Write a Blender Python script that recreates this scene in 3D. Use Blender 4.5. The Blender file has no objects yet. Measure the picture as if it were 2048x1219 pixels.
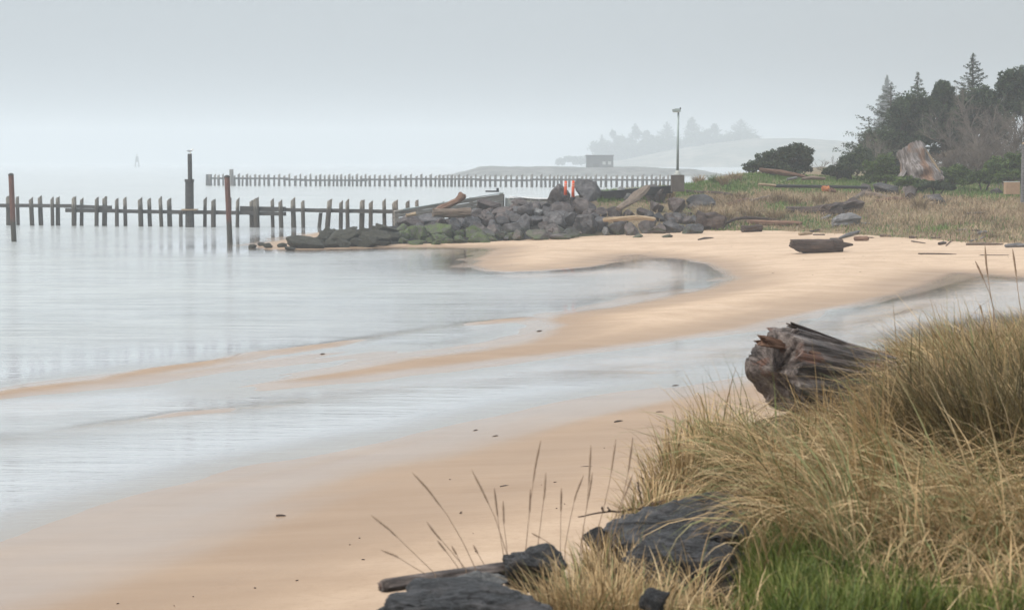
import bpy, bmesh, math, random
import numpy as np
from mathutils import Vector, Matrix, Euler

# ------------------------------------------------------------------ camera, sky, sun, exposure
scene = bpy.context.scene
R = math.radians
CAM_H = 5.1
LENS = 70.0
FPX = LENS / 36.0 * 2048.0            # focal length in photograph pixels
HORIZON = 319.0
PITCH = math.atan((609.5 - HORIZON) / FPX)
cam_data = bpy.data.cameras.new('camera')
cam = bpy.data.objects.new('camera', cam_data)
scene.collection.objects.link(cam)
cam.location = (0, 0, CAM_H)
cam.rotation_euler = (math.pi / 2 - PITCH, 0, 0)
cam_data.lens = LENS
cam_data.sensor_width = 36.0
cam_data.clip_start = 0.1
cam_data.clip_end = 8000
cam_data.dof.use_dof = True
cam_data.dof.focus_distance = 36.0
cam_data.dof.aperture_fstop = 6.3
scene.camera = cam

SUN_EL, SUN_AZ = 52.0, -120.0          # sun behind the left shoulder, veiled by cloud
world = bpy.data.worlds.new('World')
scene.world = world
world.use_nodes = True
wn, wl = world.node_tree.nodes, world.node_tree.links
wn.clear()
w_out = wn.new('ShaderNodeOutputWorld')
w_bg = wn.new('ShaderNodeBackground')
w_sky = wn.new('ShaderNodeTexSky')
w_sky.sky_type = 'NISHITA'
w_sky.sun_disc = False
w_sky.sun_elevation = R(SUN_EL)
w_sky.sun_rotation = R(SUN_AZ)
w_sky.dust_density = 6.0
w_hs = wn.new('ShaderNodeHueSaturation')
w_hs.inputs['Saturation'].default_value = 0.45
w_mix = wn.new('ShaderNodeMix')
w_mix.data_type = 'RGBA'
w_mix.inputs[0].default_value = 0.78     # an even cloud deck over most of the clear sky
w_mix.inputs[7].default_value = (3.35, 3.7, 3.95, 1)
wl.new(w_sky.outputs[0], w_hs.inputs['Color'])
wl.new(w_hs.outputs[0], w_mix.inputs[6])
# an overcast deck is brighter overhead than at the horizon, the same all round (CIE overcast law, softened)
w_tc = wn.new('ShaderNodeTexCoord')
w_sep = wn.new('ShaderNodeSeparateXYZ')
w_el = wn.new('ShaderNodeMath')
w_el.operation = 'MULTIPLY_ADD'
w_el.inputs[1].default_value = 1.1
w_el.inputs[2].default_value = 1.0
w_cl = wn.new('ShaderNodeMath')
w_cl.operation = 'MAXIMUM'
w_cl.inputs[1].default_value = 1.0
w_sc = wn.new('ShaderNodeVectorMath')
w_sc.operation = 'SCALE'
wl.new(w_tc.outputs['Generated'], w_sep.inputs[0])
wl.new(w_sep.outputs[2], w_el.inputs[0])
wl.new(w_el.outputs[0], w_cl.inputs[0])
wl.new(w_mix.outputs[2], w_sc.inputs[0])
wl.new(w_cl.outputs[0], w_sc.inputs['Scale'])
wl.new(w_sc.outputs[0], w_bg.inputs['Color'])
w_bg.inputs['Strength'].default_value = 0.1
wl.new(w_bg.outputs[0], w_out.inputs['Surface'])

sun_data = bpy.data.lights.new('sun', 'SUN')
sun_data.energy = 1.5
sun_data.angle = R(14)
sun_data.color = (1.0, 0.95, 0.88)
sun = bpy.data.objects.new('sun', sun_data)
scene.collection.objects.link(sun)
sd_ = Vector((math.sin(R(SUN_AZ)) * math.cos(R(SUN_EL)), math.cos(R(SUN_AZ)) * math.cos(R(SUN_EL)), math.sin(R(SUN_EL))))
sun.rotation_euler = sd_.to_track_quat('Z', 'Y').to_euler()
sun.location = (-20, -20, 60)

vs = scene.view_settings
vs.view_transform = 'Standard'
vs.look = 'None'
vs.exposure = 0.68
vs.gamma = 1.0
vs.use_curve_mapping = False
cy = scene.cycles
cy.use_denoising = True
cy.max_bounces = 7
cy.volume_bounces = 2
cy.transparent_max_bounces = 10
cy.caustics_reflective = False
cy.caustics_refractive = False

rng = np.random.default_rng(7)
random.seed(7)
COL = scene.collection

# ------------------------------------------------------------------ helpers
def vnoise(p, seed=0):
    p = np.asarray(p, dtype=np.float64)
    i = np.floor(p).astype(np.int64)
    f = p - i
    f = f * f * (3 - 2 * f)
    out = 0
    M = 0xFFFFFFFF
    for dx in (0, 1):
        for dy in (0, 1):
            for dz in (0, 1):
                h = ((i[:, 0] + dx) * 374761393 + (i[:, 1] + dy) * 668265263 + (i[:, 2] + dz) * 1440662683 + seed * 974634777) & M
                h = ((h ^ (h >> 13)) * 1274126177) & M
                h = ((h ^ (h >> 16)) * 2246822519) & M
                h = (h ^ (h >> 15)) & M
                w = (f[:, 0] if dx else 1 - f[:, 0]) * (f[:, 1] if dy else 1 - f[:, 1]) * (f[:, 2] if dz else 1 - f[:, 2])
                out = out + w * (h / M * 2 - 1)
    return out

def fbm(p, octv=4, seed=0, lac=2.03, gain=0.5):
    p = np.asarray(p, dtype=np.float64)
    s, a, t = 0, 1.0, 0
    for o in range(octv):
        s = s + a * vnoise(p, seed + o * 17)
        t += a
        a *= gain
        p = p * lac + 3.7
    return s / t

def fbm2(x, y, octv=4, seed=0):
    return fbm(np.stack([np.asarray(x, float), np.asarray(y, float), np.zeros_like(np.asarray(x, float)) + 0.37], 1), octv, seed)

def smooth(e0, e1, x):
    t = np.clip((x - e0) / (e1 - e0), 0, 1)
    return t * t * (3 - 2 * t)

def ray(px, py):
    u, v = (px - 1024.0) / FPX, (609.5 - py) / FPX
    cp, sp = math.cos(PITCH), math.sin(PITCH)
    return np.array([u, cp + v * sp, -sp + v * cp])

def P(px, py, z=0.0):                       # photograph pixel -> point on the level z
    d = ray(px, py)
    t = (z - CAM_H) / d[2]
    return np.array([0, 0, CAM_H]) + d * t

def D(px, py, dist):                        # photograph pixel -> point at the distance dist
    d = ray(px, py)
    return np.array([0, 0, CAM_H]) + d * (dist / d[1])

def az(x, y):
    return 1024 + FPX * x / np.maximum(y, 0.5)

def mesh_data(name, verts, faces, smooth_shade=False, attrs=None):
    me = bpy.data.meshes.new(name)
    verts = np.asarray(verts, dtype=np.float32)
    if isinstance(faces, np.ndarray):
        n, k = faces.shape
        me.vertices.add(len(verts))
        me.vertices.foreach_set('co', verts.ravel())
        me.loops.add(n * k)
        me.loops.foreach_set('vertex_index', faces.astype(np.int32).ravel())
        me.polygons.add(n)
        me.polygons.foreach_set('loop_start', np.arange(0, n * k, k, dtype=np.int32))
        me.update(calc_edges=True)
    else:
        me.from_pydata(verts.tolist(), [], faces)
        me.update()
    me.polygons.foreach_set('use_smooth', np.full(len(me.polygons), bool(smooth_shade)))
    for an, av in (attrs or {}).items():
        at = me.attributes.new(an, 'FLOAT', 'POINT')
        at.data.foreach_set('value', np.asarray(av, dtype=np.float32))
    me.validate()
    return me

def obj(name, me, mat=None, parent=None, loc=None, rot=None, scale=None):
    o = bpy.data.objects.new(name, me)
    COL.objects.link(o)
    if mat is not None and me is not None and len(me.materials) == 0:
        me.materials.append(mat)
    if parent is not None:
        o.parent = parent
    if loc is not None:
        o.location = tuple(float(v) for v in loc)
    if rot is not None:
        o.rotation_euler = rot
    if scale is not None:
        o.scale = scale
    return o

def tag(o, label, cat, group=None):
    o['label'] = label
    o['category'] = cat
    if group:
        o['group'] = group
    return o

def thing(name, label, cat, loc=(0, 0, 0), rotz=0.0, group=None):
    o = bpy.data.objects.new(name, None)
    COL.objects.link(o)
    o.empty_display_size = 0.2
    o.location = tuple(float(v) for v in loc)
    o.rotation_euler = (0, 0, rotz)
    return tag(o, label, cat, group)

def struct(o, kind='structure'):
    o['kind'] = kind
    return o

class MB:                                    # gathers boxes and tubes into one mesh
    def __init__(s):
        s.v, s.f, s.n = [], [], 0
    def add(s, verts, faces):
        s.v.append(np.asarray(verts, float))
        s.f += [tuple(int(i) + s.n for i in fc) for fc in faces]
        s.n += len(verts)
        return s
    def box(s, c, half, rot=None, taper=0.0):
        cx = np.array([[x, y, z] for z in (-1, 1) for y in (-1, 1) for x in (-1, 1)], float)
        cx[cx[:, 2] > 0, :2] *= (1 - taper)
        cx = cx * np.array(half)
        if rot is not None:
            m = np.array(Euler(rot).to_matrix())
            cx = cx @ m.T
        return s.add(cx + np.array(c), [(0, 2, 3, 1), (4, 5, 7, 6), (0, 1, 5, 4), (1, 3, 7, 5), (3, 2, 6, 7), (2, 0, 4, 6)])
    def tube(s, pts, rad, sides=8, noise=None, cap=True, squash=1.0):
        v, f = tube(pts, rad, sides, noise, cap, squash)
        return s.add(v, f)
    def data(s, name, sm=False):
        return mesh_data(name, np.concatenate(s.v), s.f, sm)

def tube(pts, rad, sides=8, noise=None, cap=True, squash=1.0):
    pts = np.asarray(pts, float)
    n = len(pts)
    rad = np.asarray(rad, float) if np.ndim(rad) else np.full(n, float(rad))
    t = np.gradient(pts, axis=0)
    t /= np.linalg.norm(t, axis=1)[:, None] + 1e-9
    ref = np.array([0, 0, 1.0]) if abs(t[0][2]) < 0.9 else np.array([1.0, 0, 0])
    vs_, prev = [], None
    ang = np.arange(sides) / sides * 2 * math.pi
    for i in range(n):
        a = np.cross(t[i], ref if prev is None else prev)
        if prev is not None:
            b = prev - t[i] * np.dot(prev, t[i])
        else:
            b = np.cross(a, t[i])
        b /= np.linalg.norm(b) + 1e-9
        a = np.cross(t[i], b)
        prev = b
        r = np.full(sides, rad[i])
        if noise is not None:
            r = r * noise(ang, i / (n - 1))
        vs_.append(pts[i] + np.outer(np.cos(ang) * r, a) + np.outer(np.sin(ang) * r * squash, b))
    v = np.concatenate(vs_)
    f = []
    for i in range(n - 1):
        for k in range(sides):
            k2 = (k + 1) % sides
            f.append((i * sides + k, i * sides + k2, (i + 1) * sides + k2, (i + 1) * sides + k))
    if cap:
        v = np.concatenate([v, pts[:1], pts[-1:]])
        c0, c1 = n * sides, n * sides + 1
        for k in range(sides):
            k2 = (k + 1) % sides
            f.append((c0, k2, k))
            f.append((c1, (n - 1) * sides + k, (n - 1) * sides + k2))
    return v, f

def resample(pts, n):
    pts = np.asarray(pts, float)
    s = np.concatenate([[0], np.cumsum(np.linalg.norm(np.diff(pts, axis=0), axis=1))])
    q = np.linspace(0, s[-1], n)
    return np.stack([np.interp(q, s, pts[:, k]) for k in range(3)], 1)

# ------------------------------------------------------------------ procedural materials
MATS = {}
class NT:
    def __init__(s, name):
        s.m = bpy.data.materials.new(name)
        s.m.use_nodes = True
        s.n, s.l = s.m.node_tree.nodes, s.m.node_tree.links
        s.b = s.n['Principled BSDF']
        s.out = s.n['Material Output']
        MATS[name] = s.m
    def node(s, t, **kw):
        nd = s.n.new(t)
        for k, v in kw.items():
            setattr(nd, k, v)
        return nd
    def setin(s, sock, v):
        if hasattr(v, 'links') or isinstance(v, bpy.types.NodeSocket):
            s.l.new(v, sock)
        else:
            sock.default_value = v
    def coord(s, kind='Object', scale=(1, 1, 1), rot=(0, 0, 0)):
        if kind == 'World':
            src = s.node('ShaderNodeNewGeometry').outputs['Position']
        else:
            src = s.node('ShaderNodeTexCoord').outputs[kind]
        mp = s.node('ShaderNodeMapping')
        mp.inputs['Scale'].default_value = scale
        mp.inputs['Rotation'].default_value = rot
        s.l.new(src, mp.inputs['Vector'])
        return mp.outputs[0]
    def noise(s, vec, scale, detail=5, rough=0.55, dist=0.0):
        nd = s.node('ShaderNodeTexNoise')
        nd.inputs['Scale'].default_value = scale
        nd.inputs['Detail'].default_value = detail
        nd.inputs['Roughness'].default_value = rough
        nd.inputs['Distortion'].default_value = dist
        s.l.new(vec, nd.inputs['Vector'])
        return nd.outputs['Fac']
    def ramp(s, fac, stops):
        nd = s.node('ShaderNodeValToRGB')
        cr = nd.color_ramp
        while len(cr.elements) < len(stops):
            cr.elements.new(0.5)
        for e, (p, c) in zip(cr.elements, stops):
            e.position = p
            e.color = (c[0], c[1], c[2], 1) if np.ndim(c) else (c, c, c, 1)
        s.setin(nd.inputs[0], fac)
        return nd.outputs[0]
    def mix(s, fac, a, b, mode='MIX'):
        nd = s.node('ShaderNodeMix', data_type='RGBA', blend_type=mode)
        s.setin(nd.inputs[0], fac)
        for i, c in ((6, a), (7, b)):
            s.setin(nd.inputs[i], c if isinstance(c, bpy.types.NodeSocket) else (c[0], c[1], c[2], 1))
        return nd.outputs[2]
    def math(s, op, a, b=0.0, clamp=False):
        nd = s.node('ShaderNodeMath', operation=op)
        nd.use_clamp = clamp
        s.setin(nd.inputs[0], a)
        s.setin(nd.inputs[1], b)
        return nd.outputs[0]
    def mapr(s, v, a, b, c=0.0, d=1.0):
        nd = s.node('ShaderNodeMapRange')
        s.setin(nd.inputs[0], v)
        for i, q in enumerate((a, b, c, d)):
            nd.inputs[i + 1].default_value = q
        return nd.outputs[0]
    def attr(s, name):
        return s.node('ShaderNodeAttribute', attribute_name=name).outputs['Fac']
    def objrand(s):
        return s.node('ShaderNodeObjectInfo').outputs['Random']
    def posz(s):
        g = s.node('ShaderNodeNewGeometry')
        x = s.node('ShaderNodeSeparateXYZ')
        s.l.new(g.outputs['Position'], x.inputs[0])
        return x.outputs[2]
    def normz(s):
        g = s.node('ShaderNodeNewGeometry')
        x = s.node('ShaderNodeSeparateXYZ')
        s.l.new(g.outputs['Normal'], x.inputs[0])
        return x.outputs[2]
    def bump(s, h, strength=0.5, dist=0.02, normal=None):
        nd = s.node('ShaderNodeBump')
        s.setin(nd.inputs['Strength'], strength)
        nd.inputs['Distance'].default_value = dist
        s.l.new(h, nd.inputs['Height'])
        if normal is not None:
            s.l.new(normal, nd.inputs['Normal'])
        return nd.outputs[0]
    def done(s, color=None, rough=0.8, normal=None, spec=0.4):
        if color is not None:
            s.setin(s.b.inputs['Base Color'], color if isinstance(color, bpy.types.NodeSocket) else (color[0], color[1], color[2], 1))
        s.setin(s.b.inputs['Roughness'], rough)
        s.b.inputs['Specular IOR Level'].default_value = spec
        if normal is not None:
            s.l.new(normal, s.b.inputs['Normal'])
        return s.m

def wood_mat(name, dark, mid, light, grain=(1, 1, 1), sc=6.0, rough=0.75, bump=0.6, bd=0.02, tint=0.35):
    t = NT(name)
    v = t.coord('Object', grain)
    n1 = t.noise(v, sc, 8, 0.65, 0.4)
    n2 = t.noise(t.coord('Object'), sc * 0.22, 4, 0.6)
    c = t.ramp(n1, [(0.30, dark), (0.5, mid), (0.72, light)])
    c = t.mix(t.ramp(n2, [(0.40, 0.0), (0.62, tint)]), c, light)
    r = t.objrand()
    c = t.mix(t.math('MULTIPLY', r, 0.35), c, dark)
    return t.done(c, rough, t.bump(n1, bump, bd), 0.35)

def leaf_mat(name, stops, rough=0.6, trans=0.25):
    t = NT(name)
    c = t.ramp(t.attr('tone'), stops)
    t.b.inputs['Subsurface Weight'].default_value = 0.0
    t.done(c, rough, None, 0.25)
    if trans:
        tr = t.node('ShaderNodeBsdfTranslucent')
        t.l.new(c, tr.inputs['Color'])
        mx = t.node('ShaderNodeMixShader')
        mx.inputs[0].default_value = trans
        t.l.new(t.b.outputs[0], mx.inputs[1])
        t.l.new(tr.outputs[0], mx.inputs[2])
        t.l.new(mx.outputs[0], t.out.inputs['Surface'])
    return t.m
# ------------------------------------------------------------------ the lie of the land (metres; y runs away from the camera)
def world_poly(pix, z=0.0):
    return np.array([P(a, b, z)[:2] for a, b in pix])

NEAR_BEACH = world_poly([(3300, 545), (2500, 600), (2048, 642), (1900, 670), (1780, 692), (1650, 713), (1480, 740), (1300, 773),
    (1100, 813), (980, 843), (900, 867), (750, 902), (600, 934), (450, 982), (300, 1030), (150, 1083), (0, 1128), (-300, 1225),
    (-900, 1400), (-1500, 1500), (-1500, 2300), (3300, 2300)])
BACK_BEACH = world_poly([(3300, 538), (2400, 552), (2048, 557), (1990, 551), (1920, 547), (1880, 563), (1800, 590), (1700, 611),
    (1560, 644), (1500, 658), (1400, 672), (1250, 692), (1150, 705), (1000, 723), (850, 740), (700, 757), (560, 768), (440, 778),
    (560, 757), (700, 735), (800, 717), (940, 702), (1030, 687), (1085, 668), (1095, 650), (1070, 640), (1100, 630), (1200, 616),
    (1320, 594), (1400, 576), (1450, 556), (1440, 545), (1400, 529), (1330, 516), (1270, 511), (1240, 521), (1200, 534), (1100, 542),
    (1000, 545), (945, 540), (935, 522), (958, 506), (972, 498), (900, 495.5), (760, 496), (690, 498), (600, 500), (520, 500),
    (484, 493), (560, 478), (620, 466), (800, 452), (1000, 440), (1300, 425), (3300, 415)])
THIN_BAR = world_poly([(752, 696), (600, 706), (400, 735), (250, 756), (110, 776), (250, 768), (400, 750), (600, 722), (700, 707)])
RIPPLE_LINES = [world_poly([(1035, 637), (900, 651), (750, 674), (560, 702), (330, 737), (150, 768), (-100, 806)]),
    world_poly([(1900, 602), (1750, 640), (1600, 680), (1400, 716), (1200, 745), (1000, 768), (800, 786), (600, 803), (400, 826), (200, 848), (-200, 890)]),
    world_poly([(430, 818), (250, 838), (60, 862), (-200, 900)])]

def poly_sd(x, y, poly):                       # signed distance, + inside
    x, y = np.asarray(x, float), np.asarray(y, float)
    d = np.full(x.shape, 1e18)
    inside = np.zeros(x.shape, bool)
    n = len(poly)
    for i in range(n):
        ax, ay = poly[i]
        bx, by = poly[(i + 1) % n]
        ex, ey = bx - ax, by - ay
        t = np.clip(((x - ax) * ex + (y - ay) * ey) / (ex * ex + ey * ey + 1e-12), 0, 1)
        d = np.minimum(d, (x - ax - t * ex) ** 2 + (y - ay - t * ey) ** 2)
        if abs(by - ay) > 1e-12:
            cond = ((ay > y) != (by > y)) & (x < (bx - ax) * (y - ay) / (by - ay) + ax)
            inside ^= cond
    return np.where(inside, 1, -1) * np.sqrt(d)

def line_d(x, y, pl):
    d = np.full(np.shape(x), 1e18)
    for (ax, ay), (bx, by) in zip(pl[:-1], pl[1:]):
        ex, ey = bx - ax, by - ay
        t = np.clip(((x - ax) * ex + (y - ay) * ey) / (ex * ex + ey * ey + 1e-12), 0, 1)
        d = np.minimum(d, (x - ax - t * ex) ** 2 + (y - ay - t * ey) ** 2)
    return np.sqrt(d)

def beach_sd(x, y):
    a = poly_sd(x, y, NEAR_BEACH)
    b = poly_sd(x, y, BACK_BEACH)
    c = poly_sd(x, y, THIN_BAR)
    return np.maximum(np.maximum(a, b), c)

def beach_h(x, y, full=False):
    x, y = np.atleast_1d(np.asarray(x, float)), np.atleast_1d(np.asarray(y, float))
    a, b, c = poly_sd(x, y, NEAR_BEACH), poly_sd(x, y, BACK_BEACH), poly_sd(x, y, THIN_BAR)
    sd = np.maximum(np.maximum(a, b), c)
    al, ac = x * 0.5 + y * 0.866, x * 0.866 - y * 0.5           # along and across the run of the shore
    wob = fbm2(al * 0.09, ac * 0.42, 5, 5)
    an, bn = np.maximum(a, 0), np.maximum(np.maximum(b, c), 0)
    an, bn = an * an / (an + 3.0), bn * bn / (bn + 0.5)
    land = np.where(a > 0, 1.3 * (1 - np.exp(-an / 24)), 1.2 * (1 - np.exp(-bn / 21)))
    w = np.maximum(-sd, 0)
    w = w * w / (w + 1.5)
    sea = -0.075 * (1 - np.exp(-w / 3.5)) - 0.035 * np.maximum(w - 9, 0)
    h = np.where(sd > 0, land, sea)
    h = h + 0.030 * wob * np.exp(-np.abs(sd) / 6) + 0.03 * fbm2(x * 0.08, y * 0.08, 3, 9) * smooth(2, 10, sd)
    for k, (pl, amp, wd) in enumerate(zip(RIPPLE_LINES, (0.06, 0.035, 0.03), (0.45, 0.4, 0.6))):
        ld = line_d(x + 0.5 * fbm2(x * 0.5, y * 0.4, 3, 31), y + 0.7 * fbm2(x * 0.4, y * 0.5, 3, 33), pl)
        h = h + amp * np.exp(-(ld / wd) ** 2) * smooth(-0.25, 0.5, fbm2(x * 0.35, y * 0.2, 3, 41 + k))
    h = np.maximum(h, -2.0)
    return (h, sd) if full else h

_aA = [300, 480, 560, 600, 700, 800, 900, 1000, 1100, 1200, 1340, 1400, 1480, 1560, 1700, 1850, 1950, 2048, 2400, 3300]
_yf = [492, 492, 497, 495, 494, 491, 488, 483, 477, 472, 465, 462, 462, 463, 470, 480, 488, 493, 505, 520]
_T = np.concatenate([np.linspace(18, 90, 600), np.linspace(90.05, 190, 1400)])
def hit(px, py, fn=None):                      # photograph pixel -> point on the ground
    d = ray(px, py)
    d = d / d[1]
    pts = np.array([0, 0, CAM_H]) + np.outer(np.linspace(4, 30, 900) if fn is not None and fn.__name__ == 'bank_h' else _T, d)
    h = (fn or ground)(pts[:, 0], pts[:, 1])
    below = np.nonzero(pts[:, 2] <= h)[0]
    i = below[0] if len(below) else int(np.argmin(pts[:, 2] - h))
    p = pts[i].copy()
    p[2] = h[i]
    return p

_foot = [hit(a_, y_, beach_h) for a_, y_ in zip(_aA, _yf)]
_Ff = [p[1] for p in _foot]
_zf = [p[2] for p in _foot]
_Cd = [3, 3, 4, 5, 7, 8, 8.5, 9, 10, 12, 16, 20, 27, 34, 42, 48, 52, 56, 60, 70]
_Cz = [-1, -.25, .05, .25, .75, 0.95, 1.35, 1.8, 2.35, 2.85, 3.15, 3.35, 3.75, 3.75, 3.6, 3.5, 3.4, 3.3, 3.3, 3.3]
_Bd = [1, 1, 1, 1, 1.2, 1.5, 2, 2.5, 4, 7, 10, 12, 40, 120, 300, 400, 400, 400, 400, 400]

def mound_h(x, y):
    x, y = np.atleast_1d(np.asarray(x, float)), np.atleast_1d(np.asarray(y, float))
    a = az(x, y)
    F, C, Z = np.interp(a, _aA, _Ff), np.interp(a, _aA, _Cd), np.interp(a, _aA, _Cz)
    B, zf = np.interp(a, _aA, _Bd), np.interp(a, _aA, _zf)
    t = (y - F) / C
    up = zf - 0.12 + (Z - zf + 0.12) * np.clip(t, 0, 1) ** 0.85 + np.minimum(y - F, 0) * 0.35
    back = np.maximum(y - F - C - B, 0)
    h = up - back * 0.5
    n = fbm2(x * 0.16, y * 0.12, 4, 61) * 0.32 + fbm2(x * 0.7, y * 0.5, 3, 62) * 0.10
    return np.maximum(h + n * smooth(0, 0.2, t) * smooth(1100, 1350, a), -2.5)

_eA = [-800, 300, 600, 740, 1000, 1200, 1340, 1540, 1750, 2048, 2500, 3300]
_eD = [5.5, 6, 6.6, 7.4, 8.3, 9.4, 11.0, 13.6, 17.0, 20.5, 27, 34]
def bank_h(x, y):
    x, y = np.atleast_1d(np.asarray(x, float)), np.atleast_1d(np.asarray(y, float))
    a = az(x, y)
    E = np.interp(a, _eA, _eD)
    top = 3.45 - 0.02 * (y - 6) + 0.10 * fbm2(x * 0.7, y * 0.5, 3, 71)
    top = top - 0.24 * (1 - smooth(1430, 1620, a)) * (1 - smooth(9.6, 11.5, y)) * smooth(500, 800, a)
    top = top + 0.10 * smooth(1560, 1900, a) * smooth(9, 11, y) * (1 - smooth(15, 20, y))
    k = np.maximum(y - E, 0)
    return top - (np.sqrt(k * k + 0.04) - 0.2) * 0.85

def ground(x, y):
    return np.maximum(beach_h(x, y), mound_h(x, y))

_ca, _cy = np.linspace(-300, 2400, 361), 1 / np.linspace(1 / 18, 1 / 192, 300)
_CA, _CY = np.meshgrid(_ca, _cy)
_cb = beach_h(((_CA - 1024) / FPX * _CY).ravel(), _CY.ravel()).reshape(_CA.shape)
_cm = mound_h(((_CA - 1024) / FPX * _CY).ravel(), _CY.ravel()).reshape(_CA.shape)
def _lookup(tab, x, y):
    x, y = np.atleast_1d(np.asarray(x, float)), np.atleast_1d(np.asarray(y, float))
    u = np.clip((az(x, y) + 300) / 2700 * 360, 0, 359.999)
    v = np.clip((1 / 18 - 1 / y) / (1 / 18 - 1 / 192) * 299, 0, 298.999)
    i, j = v.astype(int), u.astype(int)
    fv, fu = v - i, u - j
    return (tab[i, j] * (1 - fu) + tab[i, j + 1] * fu) * (1 - fv) + (tab[i + 1, j] * (1 - fu) + tab[i + 1, j + 1] * fu) * fv
def beach_q(x, y):
    return _lookup(_cb, x, y)
_cg = np.maximum(_cb, _cm)
def ground(x, y):
    return _lookup(_cg, x, y)

def polar_grid(a0, a1, na, dists, margin=None):
    aa = np.linspace(a0, a1, na)
    A, Y = np.meshgrid(aa, dists)
    X = (A - 1024) / FPX * Y
    idx = np.arange(A.size).reshape(A.shape)
    q = np.stack([idx[:-1, :-1], idx[:-1, 1:], idx[1:, 1:], idx[1:, :-1]], -1).reshape(-1, 4)
    return X.ravel(), Y.ravel(), q

# -- materials of the setting
t = NT('sand')
v = t.coord('World', (1, 1, 1))
vs_ = t.coord('World', (0.35, 1.2, 1))
wet = t.attr('wet')
rot_ = (0, 0, R(-60))
nL = t.noise(t.coord('World', (0.12, 0.7, 1), (0, 0, R(-60))), 1.0, 6, 0.62, 0.3)
nM = t.noise(v, 1.1, 6, 0.65)
nF = t.noise(v, 38, 5, 0.8)
dry = t.ramp(nL, [(0.32, (.44, .315, .215)), (0.5, (.53, .39, .275)), (0.68, (.61, .46, .335))])
dry = t.mix(t.ramp(nM, [(0.36, 0.45), (0.56, 0.0)]), dry, (.38, .265, .18))
nG = t.noise(t.coord('World', (1, 1, 1)), 7, 6, 0.75)
dry = t.mix(t.ramp(nG, [(0.36, 0.40), (0.5, 0.0)]), dry, (.34, .235, .155))
dry = t.mix(t.ramp(nF, [(0.30, 0.55), (0.46, 0.0)]), dry, (.26, .18, .12))
dry = t.mix(t.ramp(nF, [(0.60, 0.0), (0.72, 0.4)]), dry, (.72, .60, .47))
wetc = t.ramp(nL, [(0.3, (.27, .175, .108)), (0.7, (.36, .245, .158))])
w2 = t.math('ADD', wet, t.math('MULTIPLY', t.math('SUBTRACT', nL, 0.5), 0.7), True)
c = t.mix(w2, dry, wetc)
nb = t.noise(t.coord('World', (0.5, 2.2, 1), (0, 0, R(-40))), 2.2, 6, 0.65)
b1 = t.bump(nb, 0.5, 0.02)
b2 = t.bump(nF, 0.4, 0.006, b1)
t.done(c, t.mapr(w2, 0, 1, 0.92, 0.5), b2, 0.3)
t.l.new(t.mapr(t.attr('film'), 0.0, 1.0), t.b.inputs['Coat Weight'])
t.b.inputs['Coat Roughness'].default_value = 0.12
t.b.inputs['Coat IOR'].default_value = 1.33
M_SAND = t.m

t = NT('water')
calm = t.attr('calm')                           # 1 in sheltered shallows, 0 on open water
dep = t.attr('depth')
vw = t.coord('World', (0.55, 1.5, 1))
n1 = t.noise(vw, 1.6, 5, 0.62, 0.3)
n2 = t.noise(t.coord('World', (0.8, 2.4, 1), (0, 0, 0.25)), 5.0, 3, 0.6)
n3 = t.noise(t.coord('World', (0.16, 0.8, 1), (0, 0, 0.08)), 1.0, 4, 0.65)
hgt = t.math('ADD', t.math('ADD', n1, t.math('MULTIPLY', n2, 0.35)), t.math('MULTIPLY', n3, 3.0))
gust = t.noise(t.coord('World', (0.05, 0.12, 1)), 1.0, 4, 0.6)
st = t.math('MULTIPLY', t.mapr(calm, 0, 1, 1.7, 0.06), t.mapr(gust, 0.3, 0.7, 0.5, 1.3))
nrm = t.bump(hgt, t.math('ADD', st, t.math('MULTIPLY', t.attr('riffle'), 0.8)), 0.06)
fr = t.node('ShaderNodeFresnel')
fr.inputs['IOR'].default_value = 1.33
t.l.new(nrm, fr.inputs['Normal'])
gl = t.node('ShaderNodeBsdfGlossy')
t.l.new(t.mapr(calm, 0, 1, 0.15, 0.02), gl.inputs['Roughness'])
gl.inputs['Color'].default_value = (0.97, 0.98, 1, 1)
t.l.new(nrm, gl.inputs['Normal'])
df = t.node('ShaderNodeBsdfDiffuse')
ripple_tone = t.ramp(t.noise(t.coord('World', (0.22, 1.3, 1), (0, 0, 0.1)), 1.0, 6, 0.7), [(0.40, (.36, .375, .36)), (0.52, (.47, .49, .48)), (0.66, (.54, .555, .545))])  # light and dark of ripples painted as streaks into the diffuse colour
t.l.new(t.mix(calm, ripple_tone, (.57, .585, .595)), df.inputs['Color'])  # calm shallows painted paler, standing in for reflected sky
tp = t.node('ShaderNodeBsdfTransparent')
tp.inputs['Color'].default_value = (0.93, 0.94, 0.92, 1)
m1 = t.node('ShaderNodeMixShader')
t.l.new(t.mapr(dep, 0.0, 1.0), m1.inputs[0])
t.l.new(tp.outputs[0], m1.inputs[1])
t.l.new(df.outputs[0], m1.inputs[2])
m2 = t.node('ShaderNodeMixShader')
bf = t.node('ShaderNodeNewGeometry').outputs['Backfacing']
t.l.new(t.math('MULTIPLY', fr.outputs[0], t.math('SUBTRACT', 1.0, bf)), m2.inputs[0])
t.l.new(m1.outputs[0], m2.inputs[1])
t.l.new(gl.outputs[0], m2.inputs[2])
t.l.new(m2.outputs[0], t.out.inputs['Surface'])
M_WATER = t.m

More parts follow.
